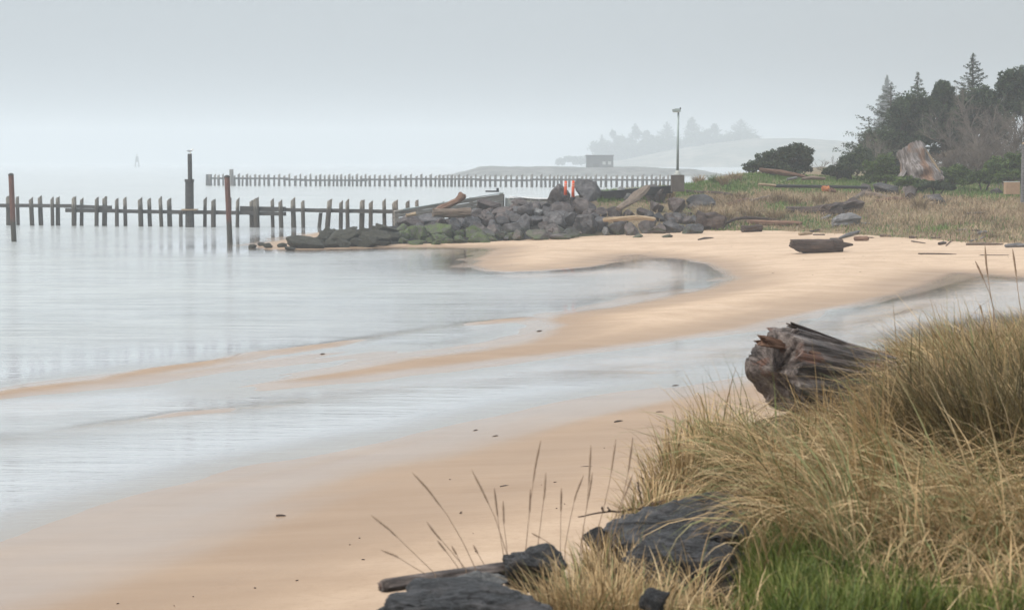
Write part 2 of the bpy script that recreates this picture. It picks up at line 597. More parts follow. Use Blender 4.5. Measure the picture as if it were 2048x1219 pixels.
t = NT('terrace_soil')
v = t.coord('World')
n = t.noise(v, 0.35, 5, 0.65)
n2 = t.noise(v, 5, 4, 0.6)
c = t.ramp(n, [(0.36, (.075, .10, .035)), (0.48, (.19, .15, .085)), (0.62, (.30, .22, .14))])
c = t.mix(t.ramp(n2, [(0.4, 0.45), (0.6, 0.0)]), c, (.07, .05, .03))
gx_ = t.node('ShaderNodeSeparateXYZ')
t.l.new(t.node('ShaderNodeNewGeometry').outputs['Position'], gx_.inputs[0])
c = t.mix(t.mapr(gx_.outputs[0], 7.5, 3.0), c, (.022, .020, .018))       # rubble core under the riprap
M_TERRACE = t.done(c, 0.95, t.bump(n2, 0.8, 0.12), 0.2)

t = NT('bank_soil')
v = t.coord('World')
n2 = t.noise(v, 9, 5, 0.65)
c = t.ramp(n2, [(0.35, (.016, .012, .007)), (0.55, (.05, .036, .018)), (0.7, (.10, .072, .035))])
M_BANK = t.done(c, 0.95, t.bump(n2, 0.9, 0.05), 0.2)

# -- beach sand
dist = np.concatenate([np.geomspace(9, 30, 140)[:-1], 1 / np.linspace(1 / 30, 1 / 190, 380)])
X, Y, Q = polar_grid(-1300, 3300, 470, dist)
H, SD = beach_h(X, Y, True)
wn_ = fbm2((X * 0.5 + Y * 0.866) * 0.14, (X * 0.866 - Y * 0.5) * 0.8, 5, 21)
HW = H * np.where(poly_sd(X, Y, BACK_BEACH) > 0, 2.0, 1.0)
wet_v = 1 - smooth(0.03, 0.36, HW + 0.12 * wn_)
film_v = 1 - smooth(0.0, 0.055, HW + 0.03 * wn_)
struct(obj('beach_sand', mesh_data('beach_sand', np.stack([X, Y, H], 1), Q, True, {'wet': wet_v, 'film': film_v}), M_SAND))

# -- water: one level sheet from the shallows to the fogged horizon
dist = np.concatenate([1 / np.linspace(1 / 16, 1 / 190, 380), np.geomspace(192, 2300, 50)])
X, Y, Q = polar_grid(-1900, 3700, 380, dist)
H, SD = beach_h(X, Y, True)
depth = np.where(Y > 189, 3.0, np.maximum(-H, 0))
dep_v = 0.78 * smooth(0.0, 0.035, depth) + 0.22 * (1 - np.exp(-depth / 0.5))
rif_v = 0
for pl, wd in zip(RIPPLE_LINES, (0.5, 1.0, 1.5)):
    rif_v = np.maximum(rif_v, np.exp(-(line_d(X, Y + 0.8 * fbm2(X * 0.3, Y * 0.3, 3, 37), pl) / wd) ** 2))
rif_v = rif_v * smooth(-0.3, 0.3, fbm2(X * 0.2, Y * 0.12, 3, 39))
dep_v = dep_v * (1 - 0.75 * rif_v)
calm_v = np.exp(-(np.maximum(-SD, 0) / 6.0) ** 2) * (1 - smooth(150, 190, Y))
keep = (H < 0.03) | (Y > 120)
Q = Q[keep[Q].any(axis=1)]
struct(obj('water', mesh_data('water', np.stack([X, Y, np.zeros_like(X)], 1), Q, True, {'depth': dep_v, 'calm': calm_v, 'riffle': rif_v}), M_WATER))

# -- terrace and riprap core behind the beach
dist = np.concatenate([np.linspace(84, 185, 300), np.geomspace(188, 560, 40)])
X, Y, Q = polar_grid(420, 3400, 420, dist)
H = mound_h(X, Y)
struct(obj('grassy_terrace_ground', mesh_data('grassy_terrace_ground', np.stack([X, Y, H], 1), Q, True), M_TERRACE))

# -- bank in the foreground
dist = np.geomspace(1.2, 42, 150)
X, Y, Q = polar_grid(-1500, 3600, 200, dist)
H = bank_h(X, Y)
struct(obj('foreground_bank', mesh_data('foreground_bank', np.stack([X, Y, np.maximum(H, -2)], 1), Q, True), M_BANK))

# -- far shore: low rocky spit and a dune, both deep in the fog
t = NT('far_spit_rock')
n = t.noise(t.coord('World'), 0.25, 6, 0.7)
M_SPIT = t.done(t.ramp(n, [(0.35, (.09, .09, .085)), (0.65, (.20, .20, .185))]), 0.95, t.bump(n, 1.0, 0.8), 0.2)
t = NT('dune_sand')
n = t.noise(t.coord('World'), 0.05, 6, 0.65)
M_DUNE = t.done(t.ramp(n, [(0.42, (.09, .10, .075)), (0.56, (.19, .175, .14)), (0.72, (.28, .25, .20))]), 0.95, t.bump(n, 0.6, 0.6), 0.2)

def ridge(name, d0, d1, tops, mat, rows=26, cols=240, rough=0.5, seed=0):
    xs, zs = zip(*[(D(a, b, (d0 + d1) / 2)[0], D(a, b, (d0 + d1) / 2)[2]) for a, b in tops])
    gx = np.linspace(xs[0], xs[-1], cols)
    gy = np.linspace(d0, d1, rows)
    GX, GY = np.meshgrid(gx, gy)
    prof = np.sin(np.linspace(0, math.pi, rows)) ** 0.6
    top = np.interp(gx, xs, zs)
    Z = -0.8 + prof[:, None] * (top[None, :] + 0.8)
    Z = Z + rough * fbm2(GX.ravel() * 0.12, GY.ravel() * 0.1, 5, seed).reshape(Z.shape) * np.minimum(prof[:, None] * 2, 1)
    idx = np.arange(Z.size).reshape(Z.shape)
    q = np.stack([idx[:-1, :-1], idx[:-1, 1:], idx[1:, 1:], idx[1:, :-1]], -1).reshape(-1, 4)
    return struct(obj(name, mesh_data(name, np.stack([GX.ravel(), GY.ravel(), Z.ravel()], 1), q, False), mat))

ridge('far_rocky_spit', 600, 655, [(880, 352), (905, 347), (935, 341), (960, 334), (1100, 333), (1250, 334), (1345, 336), (1420, 345), (1500, 353)], M_SPIT, rough=0.9, seed=3)
ridge('far_dune', 1350, 1650, [(1120, 342), (1190, 328), (1260, 318), (1340, 300), (1420, 288), (1500, 278), (1600, 277), (1690, 284), (1800, 292), (2100, 300), (2500, 310)], M_DUNE, rough=1.2, seed=5)

# -- rain haze: even air round the whole place
t = NT('rain_haze')
t.n.remove(t.b)
vp = t.node('ShaderNodeVolumePrincipled')
vp.inputs['Color'].default_value = (0.82, 0.86, 0.89, 1)
vp.inputs['Density'].default_value = 0.0009
vp.inputs['Anisotropy'].default_value = 0.2
t.l.new(vp.outputs[0], t.out.inputs['Volume'])
mb = MB().box((0, 1000, 20.0), (2100, 1500, 23.5))
hz = obj('haze', mb.data('haze'), t.m)
struct(hz, 'stuff')
# ------------------------------------------------------------------ object materials
t = NT('basalt')
v = t.coord('Object')
n1 = t.noise(v, 1.7, 8, 0.72, 0.3)
n2 = t.noise(t.coord('Object'), 6, 5, 0.7)
c = t.ramp(n1, [(0.34, (.009, .008, .009)), (0.50, (.028, .025, .026)), (0.68, (.10, .088, .088))])
c = t.mix(t.ramp(t.objrand(), [(0.0, 0.0), (0.4, 0.0), (0.75, 0.65), (1.0, 0.2)]), c, t.ramp(n1, [(0.35, (.040, .025, .020)), (0.65, (.15, .098, .08))]))
c = t.mix(t.ramp(t.objrand(), [(0.0, 0.4), (0.12, 0.0)]), c, t.ramp(n1, [(0.35, (.06, .057, .060)), (0.65, (.20, .19, .195))]))
c = t.mix(t.math('MULTIPLY', t.ramp(n2, [(0.52, 0.0), (0.7, 0.35)]), 0.6), c, (.20, .185, .18))
lo = t.math('ADD', t.posz(), t.math('MULTIPLY', t.math('SUBTRACT', n1, 0.5), 2.6))   # weed grows only near the tide line
c = t.mix(t.math('MULTIPLY', t.mapr(lo, 1.0, 0.25), t.ramp(t.noise(t.coord('World'), 0.9, 4, 0.6), [(0.42, 0.0), (0.58, 0.9)]), True), c,
          t.ramp(n2, [(0.35, (.022, .03, .012)), (0.6, (.07, .105, .022))]))
M_BASALT = t.done(c, t.ramp(n2, [(0.3, 0.38), (0.7, 0.7)]), t.bump(n2, 0.7, 0.05), 0.5)

t = NT('mossy_basalt')
v = t.coord('Object')
n1 = t.noise(v, 2.0, 7, 0.65, 0.3)
n2 = t.noise(v, 8, 5, 0.7)
c = t.ramp(n1, [(0.3, (.028, .027, .024)), (0.6, (.07, .066, .06))])
c = t.mix(t.ramp(n1, [(0.40, 0.95), (0.60, 0.0)]), c, t.ramp(n2, [(0.35, (.028, .04, .012)), (0.62, (.11, .16, .03))]))
M_MOSSY = t.done(c, 0.7, t.bump(n2, 0.8, 0.06), 0.35)

t = NT('weed_covered_rock')
n2 = t.noise(t.coord('Object'), 7, 6, 0.75)
c = t.ramp(n2, [(0.3, (.014, .014, .010)), (0.55, (.04, .036, .022)), (0.72, (.07, .085, .03))])
M_WEED = t.done(c, 0.65, t.bump(n2, 1.0, 0.12), 0.4)

t = NT('wet_slate_rock')
v = t.coord('Object', (1, 1, 1.1), (0.2, 0.1, 0))
n1 = t.noise(v, 2.2, 9, 0.72, 0.8)
n2 = t.noise(t.coord('Object'), 16, 6, 0.7)
c = t.ramp(n1, [(0.34, (.008, .008, .008)), (0.5, (.026, .025, .026)), (0.66, (.095, .092, .095))])
c = t.mix(t.ramp(n2, [(0.58, 0.0), (0.68, 0.6)]), c, (.17, .165, .16))
c = t.mix(t.ramp(n2, [(0.36, 0.8), (0.45, 0.0)]), c, (.008, .008, .009))
c = t.mix(t.ramp(t.noise(t.coord('Object'), 1.3, 3), [(0.5, 0.0), (0.65, 0.35)]), c, (.085, .06, .045))
hh = t.math('ADD', n1, t.math('MULTIPLY', n2, 0.4))
M_SLATE = t.done(c, t.ramp(n2, [(0.3, 0.32), (0.7, 0.7)]), t.bump(hh, 0.9, 0.05), 0.5)

t = NT('pale_lichen_rock')
n1 = t.noise(t.coord('Object'), 3.0, 8, 0.7, 0.3)
n2 = t.noise(t.coord('Object'), 12, 6, 0.7)
c = t.ramp(n1, [(0.3, (.06, .06, .06)), (0.5, (.15, .15, .148)), (0.7, (.30, .29, .285))])
M_PALE = t.done(c, 0.75, t.bump(n2, 0.7, 0.05), 0.4)

RIPNAMES = ('boulder', 'riprap_stone')
M_PILE = wood_mat('weathered_pile', (.045, .040, .034), (.105, .093, .080), (.23, .21, .185), (6, 6, 0.6), 2.2, 0.85, 0.7, 0.04)
t = NT('tidal_pile')                            # bleached above, dark with weed below the high tide mark
n1 = t.noise(t.coord('Object', (7, 7, 0.8)), 2.0, 7, 0.65)
c = t.ramp(n1, [(0.3, (.15, .13, .105)), (0.65, (.30, .275, .235))])
zz = t.math('ADD', t.posz(), t.math('MULTIPLY', t.math('SUBTRACT', n1, 0.5), 0.9))
c = t.mix(t.mapr(zz, 1.75, 1.35), c, t.ramp(n1, [(0.3, (.030, .026, .021)), (0.7, (.085, .073, .058))]))
c = t.mix(t.math('MULTIPLY', t.objrand(), 0.45), c, (.06, .052, .045))
M_TIDAL = t.done(c, 0.85, t.bump(n1, 0.6, 0.04), 0.3)
M_BEAM = wood_mat('dark_wet_beam', (.020, .019, .018), (.05, .046, .042), (.10, .095, .085), (0.5, 6, 6), 2.0, 0.8, 0.6, 0.03, 0.15)
t = NT('rusted_steel_pile')
n1 = t.noise(t.coord('Object', (3, 3, 1)), 2.5, 7, 0.7)
c = t.ramp(n1, [(0.3, (.06, .024, .017)), (0.55, (.12, .048, .032)), (0.75, (.17, .08, .055))])
zz = t.math('ADD', t.posz(), t.math('MULTIPLY', t.math('SUBTRACT', n1, 0.5), 0.7))
c = t.mix(t.mapr(zz, 1.55, 1.15), c, (.045, .040, .028))
M_RUST = t.done(c, 0.7, t.bump(n1, 0.5, 0.02), 0.4)
M_GREY = wood_mat('grey_board', (.17, .155, .135), (.33, .30, .26), (.50, .465, .41), (0.6, 6, 6), 2.0, 0.85, 0.6, 0.02)
M_DRIFT = wood_mat('driftwood', (.055, .040, .030), (.13, .095, .070), (.26, .20, .15), (0.8, 6, 6), 2.2, 0.8, 0.8, 0.05)
M_DRIFT_DARK = wood_mat('wet_dark_driftwood', (.008, .005, .004), (.040, .024, .018), (.15, .095, .070), (0.8, 6, 6), 2.2, 0.62, 1.0, 0.08, 0.3)
M_DRIFT_PALE = wood_mat('pale_driftwood', (.16, .11, .07), (.33, .24, .15), (.50, .38, .25), (0.8, 6, 6), 2.2, 0.8, 0.7, 0.04)
M_DRIFT_RED = wood_mat('red_brown_driftwood', (.055, .026, .016), (.15, .075, .045), (.27, .17, .115), (0.8, 6, 6), 2.2, 0.75, 0.8, 0.04)
M_DRIFT_GREY = wood_mat('silver_driftwood', (.055, .052, .052), (.13, .125, .125), (.27, .26, .26), (0.8, 6, 6), 2.2, 0.7, 0.8, 0.04)
def plain(name, col, rough=0.6, sc=8, amp=0.35, metal=0.0):
    t = NT(name)
    n = t.noise(t.coord('Object'), sc, 5, 0.65)
    c = t.mix(t.ramp(n, [(0.35, amp), (0.65, 0.0)]), col, tuple(q * 0.45 for q in col))
    t.b.inputs['Metallic'].default_value = metal
    return t.done(c, rough, t.bump(n, 0.3, 0.01), 0.4)
M_ORANGE = plain('orange_plastic', (.68, .10, .03), 0.5, 4, 0.12)
M_REFLECT = plain('pale_tape', (.55, .42, .34), 0.4, 4, 0.1)
M_GALV = plain('galvanised_steel', (.32, .37, .36), 0.55, 3, 0.3, 0.3)
M_CONC = plain('dark_concrete', (.115, .098, .085), 0.9, 3, 0.6)
M_CONC_LIGHT = plain('pale_concrete', (.42, .43, .40), 0.9, 4, 0.4)
M_WHITE = plain('bird_white', (.85, .85, .84), 0.7, 6, 0.1)
M_GULLGREY = plain('bird_grey', (.35, .37, .40), 0.7, 6, 0.2)
M_YELLOW = plain('bird_bill', (.65, .40, .05), 0.5, 6, 0.1)
M_BLACKRUB = plain('black_pipe', (.020, .021, .023), 0.55, 3, 0.4)
M_BOXWOOD = plain('tan_box', (.36, .24, .15), 0.85, 5, 0.35)
M_LAMPGLASS = plain('lamp_lens', (.62, .60, .50), 0.3, 5, 0.1)
M_SHED = plain('far_shed_wall', (.10, .10, .10), 0.9, 1.0, 0.4)
M_ORANGE_CUT = wood_mat('orange_cut_wood', (.25, .075, .025), (.46, .15, .05), (.58, .25, .10), (2, 2, 2), 3, 0.8, 0.5, 0.02)

# ------------------------------------------------------------------ rocks
_ico = {}
def ico(sub):
    if sub not in _ico:
        bm = bmesh.new()
        bmesh.ops.create_icosphere(bm, subdivisions=sub, radius=1.0)
        bm.verts.ensure_lookup_table()
        _ico[sub] = (np.array([v.co[:] for v in bm.verts]), np.array([[q.index for q in f.verts] for f in bm.faces]))
        bm.free()
    return _ico[sub]

def rock_mesh(name, seed, sub=4, planes=15, rough=0.06, sm=True, sharp=55, cuts=()):
    r = np.random.default_rng(seed)
    d, f = ico(sub)
    n = r.normal(size=(planes, 3))
    n /= np.linalg.norm(n, axis=1)[:, None]
    off = r.uniform(0.5, 0.95, planes)
    if cuts:
        cn = np.array([q[:3] for q in cuts], float)
        n = np.concatenate([n[:6], cn / np.linalg.norm(cn, axis=1)[:, None]])
        off = np.concatenate([np.clip(off[:6], .8, 1), [q[3] for q in cuts]])
    dots = np.clip(d @ n.T, 0.02, None)
    rad = off / dots
    rad = np.concatenate([rad, np.full((len(d), 1), 1.12)], 1)
    rr = -np.log(np.exp(-sharp * rad).sum(1)) / sharp
    v = d * rr[:, None]
    v = v * (1 + rough * fbm(v * 2.2, 5, seed)[:, None] * 1.8 + rough * 0.5 * fbm(v * 8, 3, seed + 5)[:, None])
    mn, mx = v.min(0), v.max(0)
    v = (v - (mn + mx) / 2) / ((mx - mn) / 2)        # fills the unit box, so a scale is a real half size
    return mesh_data(name, v, f, sm)

def with_mat(me, mat):
    m = me.copy()
    m.materials.clear()
    m.materials.append(mat)
    return m
ROCKS = {}
for mname, mm in (('b', M_BASALT), ('m', M_MOSSY), ('w', M_WEED), ('p', M_PALE), ('s', M_SLATE)):
    ROCKS[mname] = None
_base_rocks = [rock_mesh('boulder', 100 + i, 4 if i < 14 else 3, 11 + i % 6, 0.085, False) for i in range(14)]
for mname, mm in (('b', M_BASALT), ('m', M_MOSSY), ('w', M_WEED), ('p', M_PALE), ('s', M_SLATE)):
    ROCKS[mname] = [with_mat(me, mm) for me in _base_rocks]

_rk = [0]
LANDMARKS = [(1117, 393, 'jagged boulder by the posts'), (1176, 385, 'biggest rounded boulder'), (1241, 390, 'white-topped boulder'),
 (1290, 385, 'slanting driftwood slab'), (1170, 452, 'pale-crowned boulder'), (1109, 444, 'egg-shaped brown boulder'), (1402, 407, 'blue-grey rock hump'),
 (1352, 414, 'peaked dark boulder'), (1040, 400, 'white-capped wall'), (976, 413, 'slanting grey boulder'), (1025, 461, 'white-splashed boulder'),
 (950, 466, 'bright green mossy boulder'), (882, 467, 'largest mossy boulder'), (817, 447, 'slab-faced grey boulder'), (861, 441, 'purple-brown boulder'),
 (900, 422, 'squared driftwood log'), (1255, 437, 'pale driftwood log'), (749, 478, 'biggest weedy boulder'), (683, 479, 'inner weedy boulder'), (610, 487, 'outer weedy boulder')]
def beside(px, py):
    q = min(LANDMARKS, key=lambda l: (l[0] - px) ** 2 + 2.2 * (l[1] - py) ** 2)
    dx, dy = px - q[0], (py - q[1]) * 1.5
    h = 'left of' if dx < 0 else 'right of'
    v = 'above' if dy < 0 else 'below'
    if abs(dx) > 2.4 * abs(dy):
        w = 'directly ' + h
    elif abs(dy) > 2.4 * abs(dx):
        w = 'straight ' + v
    else:
        w = v + ' and ' + h
    return w + ' the ' + q[2]
def pix(p):
    x, y, z = p[0], p[1], p[2] - CAM_H
    cp, sp = math.cos(PITCH), math.sin(PITCH)
    f = y * cp - z * sp
    return 1024 + FPX * x / f, 609.5 - FPX * (y * sp + z * cp) / f
def boulder(cx, cy, w, h, kind='b', label=None, group=None, name='boulder', deep=0.8, fn=None):
    """a rock that shows w x h photograph pixels round (cx, cy), bedded in the slope there"""
    p = hit(cx, cy + h * 0.36, fn)
    s = FPX / p[1]
    hw, hh = w / s / 2 * 1.14, h / s / 2 * 1.22
    dp = deep * (hw + hh) / 2
    c = D(cx, cy, p[1] + dp * 0.55)
    k = _rk[0]
    _rk[0] += 1
    r = random.Random(k * 7 + 1)
    flip = r.random() < 0.5
    o = obj(name, ROCKS[kind][(k * 5 + k // 14) % 14], None, None, c, (r.uniform(-.2, .2), r.uniform(-.2, .2), r.uniform(-.35, .35) + (math.pi if flip else 0)), (hw, dp, hh))
    return tag(o, label, 'boulder', group)

RIP = 'riprap boulders along the shore'
big = [
 (1117, 393, 42, 40, 'b', 'jagged dark boulder just left of the two orange marker posts'),
 (1176, 385, 54, 44, 'b', 'biggest rounded brown boulder, right behind the orange marker posts'),
 (1165, 416, 54, 32, 'b', 'broad square-edged boulder directly below the biggest rounded boulder'),
 (1241, 390, 33, 29, 'p', 'white-topped boulder between the rounded boulder and the leaning driftwood'),
 (1306, 390, 46, 36, 'b', 'big dark boulder leaning behind the slanting driftwood slab'),
 (1170, 452, 44, 41, 'b', 'large pale-crowned boulder standing on the sand at the riprap foot'),
 (1109, 444, 44, 36, 'b', 'large brown egg-shaped boulder below the orange marker posts'),
 (1402, 407, 52, 30, 's', 'blue-grey hump of rock in the grass beneath the dark fallen branch'),
 (1352, 414, 35, 32, 'b', 'peaked dark boulder below the concrete lamp footing'),
 (1315, 416, 28, 25, 'b', 'dark boulder on bare sand just left of the peaked boulder'),
 (1040, 405, 35, 17, 'b', 'low boulder in front of the pale wall below its white cap'),
 (1079, 413, 42, 17, 'b', 'long low dark boulder at the right end of the pale wall'),
 (976, 413, 48, 23, 'b', 'slanting grey boulder right of the big squared driftwood log'),
 (1025, 461, 42, 28, 'b', 'dark boulder with a splash of white on top in the riprap'),
 (950, 466, 44, 27, 'm', 'bright green mossy boulder low in the riprap above the dark pool'),
 (882, 467, 47, 33, 'm', 'largest moss-covered boulder, near the left end of the riprap'),
 (843, 469, 25, 31, 'm', 'upright mossy boulder just left of the largest mossy boulder'),
 (817, 447, 43, 28, 'b', 'grey slab-faced boulder under the left end of the timber wall'),
 (861, 441, 46, 24, 'b', 'purple-brown boulder under the left end of the squared driftwood log'),
 (1233, 458, 37, 27, 'b', 'broad dark boulder under the pale driftwood log on the riprap'),
 (1294, 453, 30, 30, 'b', 'rounded grey boulder under the right tip of the pale driftwood log'),
 (1276, 472, 22, 8, 'b', 'small flat stone lying alone on sand left of the dark stick'),
 (1334, 472, 20, 8, 'b', 'small flat stone lying alone on sand right of the dark stick'),
 (1771, 381, 46, 24, 's', 'smooth blue-grey boulder on the green turf in front of the bushes'),
 (1867, 400, 42, 20, 'b', 'dark low boulder in the grass below the giant stump'),
 (1992, 384, 24, 14, 'b', 'dark boulder in the grass left of the tan box'),
 (1732, 381, 22, 22, 'b', 'dark boulder tucked behind the grey forked log on the turf'),
]
for cx, cy_, w, h, k, lab in big:
    boulder(cx, cy_, w, h, k, lab, RIP if cx < 1500 else 'boulders on the grassy terrace')
MID = [(1051, 423, 28, 23), (1000, 428, 40, 19), (1097, 425, 27, 14), (1122, 423, 32, 25), (1076, 443, 32, 19), (1050, 444, 25, 23),
 (992, 463, 27, 19), (973, 442, 24, 21), (940, 446, 32, 20), (910, 449, 26, 21), (1078, 471, 40, 18), (1119, 474, 36, 10), (1111, 462, 40, 22),
 (1141, 441, 21, 26), (1201, 426, 22, 17), (1227, 424, 27, 20), (1257, 428, 20, 14), (1266, 461, 26, 22), (1343, 457, 29, 19), (1385, 460, 34, 17),
 (1318, 437, 21, 17), (1356, 437, 21, 17), (1375, 443, 20, 12), (1318, 458, 22, 18), (1200, 450, 24, 26), (1140, 468, 22, 18), (1300, 432, 18, 14),
 (1005, 445, 22, 18), (1028, 438, 20, 16), (1285, 425, 22, 14), (1340, 437, 18, 14), (930, 430, 22, 12), (1090, 455, 20, 18), (1185, 434, 24, 16), (1245, 441, 20, 14)]
for cx, cy_, w, h in MID:
    boulder(cx, cy_, w * 1.2, h * 1.2, 'b', 'dark riprap boulder ' + beside(cx, cy_), RIP)
tag(boulder(1074, 426, 22, 15, 'p', 'x', RIP), 'pinkish pale boulder in the middle of the riprap top row', 'boulder', RIP)
tag(boulder(1211, 463, 13, 16, 'p', 'x', RIP), 'small whitish stone at riprap foot right of the pale-crowned boulder', 'boulder', RIP)
for cx, cy_, w, h in [(824, 466, 22, 26), (918, 468, 23, 16), (1022, 473, 22, 14), (921, 481, 26, 11), (806, 481, 22, 13), (872, 485, 23, 9), (833, 485, 34, 9),
                      (948, 481, 24, 10), (984, 478, 22, 10), (900, 482, 20, 9)]:
    boulder(cx, cy_, w, h, 'm', 'green mossy stone ' + beside(cx, cy_), RIP)
for cx, cy_, w, h in [(749, 478, 68, 30), (683, 479, 66, 34), (610, 487, 70, 26), (702, 462, 26, 14), (775, 462, 44, 24), (730, 466, 40, 18), (650, 472, 36, 16), (790, 475, 30, 20), (655, 490, 40, 14), (715, 488, 36, 14), (765, 488, 32, 10)]:
    boulder(cx, cy_, w, h, 'w', {749: 'biggest weedy boulder, where the low spit joins the riprap', 683: 'big weedy boulder, second from the spit tip', 610: 'outermost big weedy boulder on the spit tip'}.get(cx) or 'weedy dark boulder ' + beside(cx, cy_), RIP)
for cx, cy_, w, h in [(505, 493, 18, 8), (536, 492, 18, 11), (564, 491, 18, 9), (522, 489, 13, 8), (580, 497, 20, 7)]:
    boulder(cx, cy_, w, h, 'w', {505: 'outermost small weedy stone at the very tip of the spit', 536: 'rounded weedy stone, third from the very spit tip', 564: 'weedy stone on sand just left of the outermost big weedy boulder', 522: 'smallest weedy stone on sand, second from the spit tip', 580: 'flat weedy stone at the waterline below the outermost big weedy boulder'}[cx], RIP)
# the stones wedged between: seeded over the slope
fr_ = random.Random(5)
cnt = 0
for i in range(400):
    a_ = fr_.uniform(640, 1400)
    F, C = np.interp(a_, _aA, _Ff), np.interp(a_, _aA, _Cd)
    if a_ > 1180:
        C = min(C, 8.5 + (a_ - 1180) * 0.004)
    y_ = F + C * fr_.uniform(0.0, 0.98)
    x_ = (a_ - 1024) / FPX * y_
    if a_ > 1255 and fr_.random() < 0.45 and y_ > F + 4:
        continue
    z_ = float(ground(x_, y_)[0])
    s_ = fr_.uniform(0.18, 0.58) ** 1.15 * (0.8 if a_ > 1250 else 1)
    k = 'w' if a_ < 780 else ('m' if (a_ < 960 and z_ < 0.7) else 'b')
    ppx = pix((x_, y_, z_ + s_ * 0.5))
    lab = {'w': 'little weedy stone ', 'm': 'little mossy stone ', 'b': 'little dark stone '}[k] + beside(*ppx)
    o = obj('riprap_stone', ROCKS[k][i % 14], None, None, (x_, y_, z_ + s_ * 0.35), (fr_.uniform(-.4, .4), fr_.uniform(-.4, .4), fr_.uniform(0, 6.28)),
            (s_ * fr_.uniform(.8, 1.4), s_, s_ * fr_.uniform(.6, 1.0)))
    tag(o, lab, 'stone', 'stones filling the riprap')
    cnt += 1
    if cnt >= 160:
        break

# ------------------------------------------------------------------ groynes, piles, beacons
def pile_mesh(name, rad, h, slant, sides=10, seed=0, mat=None, below=1.4):
    r = np.random.default_rng(seed)
    pts = [(0, 0, -below), (0, 0, -0.2), (0, 0, h * 0.35), (0, 0, h * 0.7), (0, 0, h)]
    v, f = tube(pts, [rad * 1.05, rad * 1.04, rad, rad * 0.98, rad * 0.95], sides)
    v[:, :2] += r.normal(0, rad * 0.03, (len(v), 2))
    top = v[:, 2] > h - 1e-6
    v[top, 2] += v[top, 0] / rad * slant + r.normal(0, 0.025, top.sum())
    me = mesh_data(name, v, f, False)
    me.materials.append(mat)
    return me

def groyne_piece(name, mat, parent, a, b, th, tall, seed=0):        # beam between two points
    a, b = np.array(a, float), np.array(b, float)
    pts = resample([a, b], 7)
    r = np.random.default_rng(seed)
    pts[1:-1, 2] += r.normal(0, 0.02, 5)
    v, f = tube(pts, 0.5, 4, None, True)
    m = MB()
    L = np.linalg.norm(b - a)
    yaw = math.atan2(b[1] - a[1], b[0] - a[0])
    pit = math.asin((b[2] - a[2]) / L)
    n = 6
    xs = np.linspace(-L / 2, L / 2, n)
    vv, ff = [], []
    for i, x in enumerate(xs):
        j = r.normal(0, 0.012, (4, 2))
        for (sy, sz), (jy, jz) in zip(((-1, -1), (1, -1), (1, 1), (-1, 1)), j):
            vv.append((x, sy * th / 2 + jy, sz * tall / 2 + jz))
    for i in range(n - 1):
        for k in range(4):
            k2 = (k + 1) % 4
            ff.append((i * 4 + k, i * 4 + k2, (i + 1) * 4 + k2, (i + 1) * 4 + k))
    ff += [(3, 2, 1, 0), tuple((n - 1) * 4 + k for k in range(4))]
    me = mesh_data(name, vv, ff, False)
    o = obj(name, me, mat, parent, (a + b) / 2 - np.array(parent.location) if parent is not None else (a + b) / 2, (0, -pit, yaw))
    return o

def gy(px):                                     # distance of the near groyne
    return np.interp(px, [0, 900], [155.5, 146])
def gx(px, y):
    return (px - 1024) / FPX * y * 0.9985

gr = thing('timber_groyne', 'near row of weathered timber piles with horizontal beams standing in the water', 'groyne', (gx(400, gy(400)), gy(400), 0))
go = np.array(gr.location)
PV = [pile_mesh('pile', 0.165, 2.1, 0.14, 10, 40 + i, M_TIDAL) for i in range(5)]
PV2 = [pile_mesh('pile', 0.20, 2.1, 0.16, 10, 50 + i, M_TIDAL) for i in range(2)]
short = pile_mesh('pile', 0.15, 1.15, 0.02, 9, 60, M_TIDAL)
piles = [(-60, .5, 0), (-42, .5, 0), (-14, 0, 0), (16, 1, 0), (35, 0, 0), (63, 0, 0), (81, 0, 0), (104, .02, 0), (115, 0, 0), (147, 0, 0), (162, 0, 0), (192, 0, 0), (208, 0, 0), (233, 0, 0), (250, 0, 0),
         (281, 0, 0), (299, 0, 0), (322, 0, 0), (339, -.01, 0), (361, 0, 2), (409, 0, 0), (426, 0, 0), (457, 0, 0), (474, 0, 0), (503, 0, 0), (513, 0, 1), (545, 0, 0), (562, 0, 0), (587, 0, 0), (606, 0, 0),
         (638, .1, 2), (654, .08, 0), (681, 0, 0), (695, -.04, 0), (723, 0, 0), (741, .02, 0), (769, 0, 0), (791, 0, 1), (816, 0, 0), (835, 0, 0), (884, 0, 0)]
for i, (px, tilt, kind) in enumerate(piles):
    y = gy(px)
    dy = (-0.26 if i % 2 else 0.26)
    me = short if kind == 2 else (PV2[i % 2] if kind == 1 else PV[i % 5])
    k = 1.0 + 0.035 * math.sin(i * 2.3) - (px - 400) * 0.00008
    tl = tilt if abs(tilt) < 0.3 else 0
    obj('pile', me, None, gr, np.array([gx(px, y + dy), y + dy, 0]) - go, (0.03 * math.sin(i * 3.1), tl + 0.028 * math.cos(i * 5.7), 0.3 * math.sin(i * 7.7)), (1 + .16 * math.sin(i * 4.3), 1 + .16 * math.sin(i * 4.3), k))
def beam(p0, p1, z0, z1, tall, th=0.2, dy=0.0, seed=0):
    groyne_piece('beam', M_BEAM, gr, (gx(p0, gy(p0) + dy), gy(p0) + dy, z0), (gx(p1, gy(p1) + dy), gy(p1) + dy, z1), th, tall, seed)
beam(-90, 150, 1.57, 1.53, .26, seed=1)
beam(128, 222, 1.50, 1.44, .24, .24, -.003, 2)
beam(131, 345, 1.20, 1.12, .27, .2, .002, 3)
beam(340, 500, 1.12, 1.10, .28, .22, .004, 4)
beam(481, 570, 1.42, 1.38, .36, .3, .0, 5)
beam(498, 571, 1.06, 1.03, .27, .24, .003, 6)
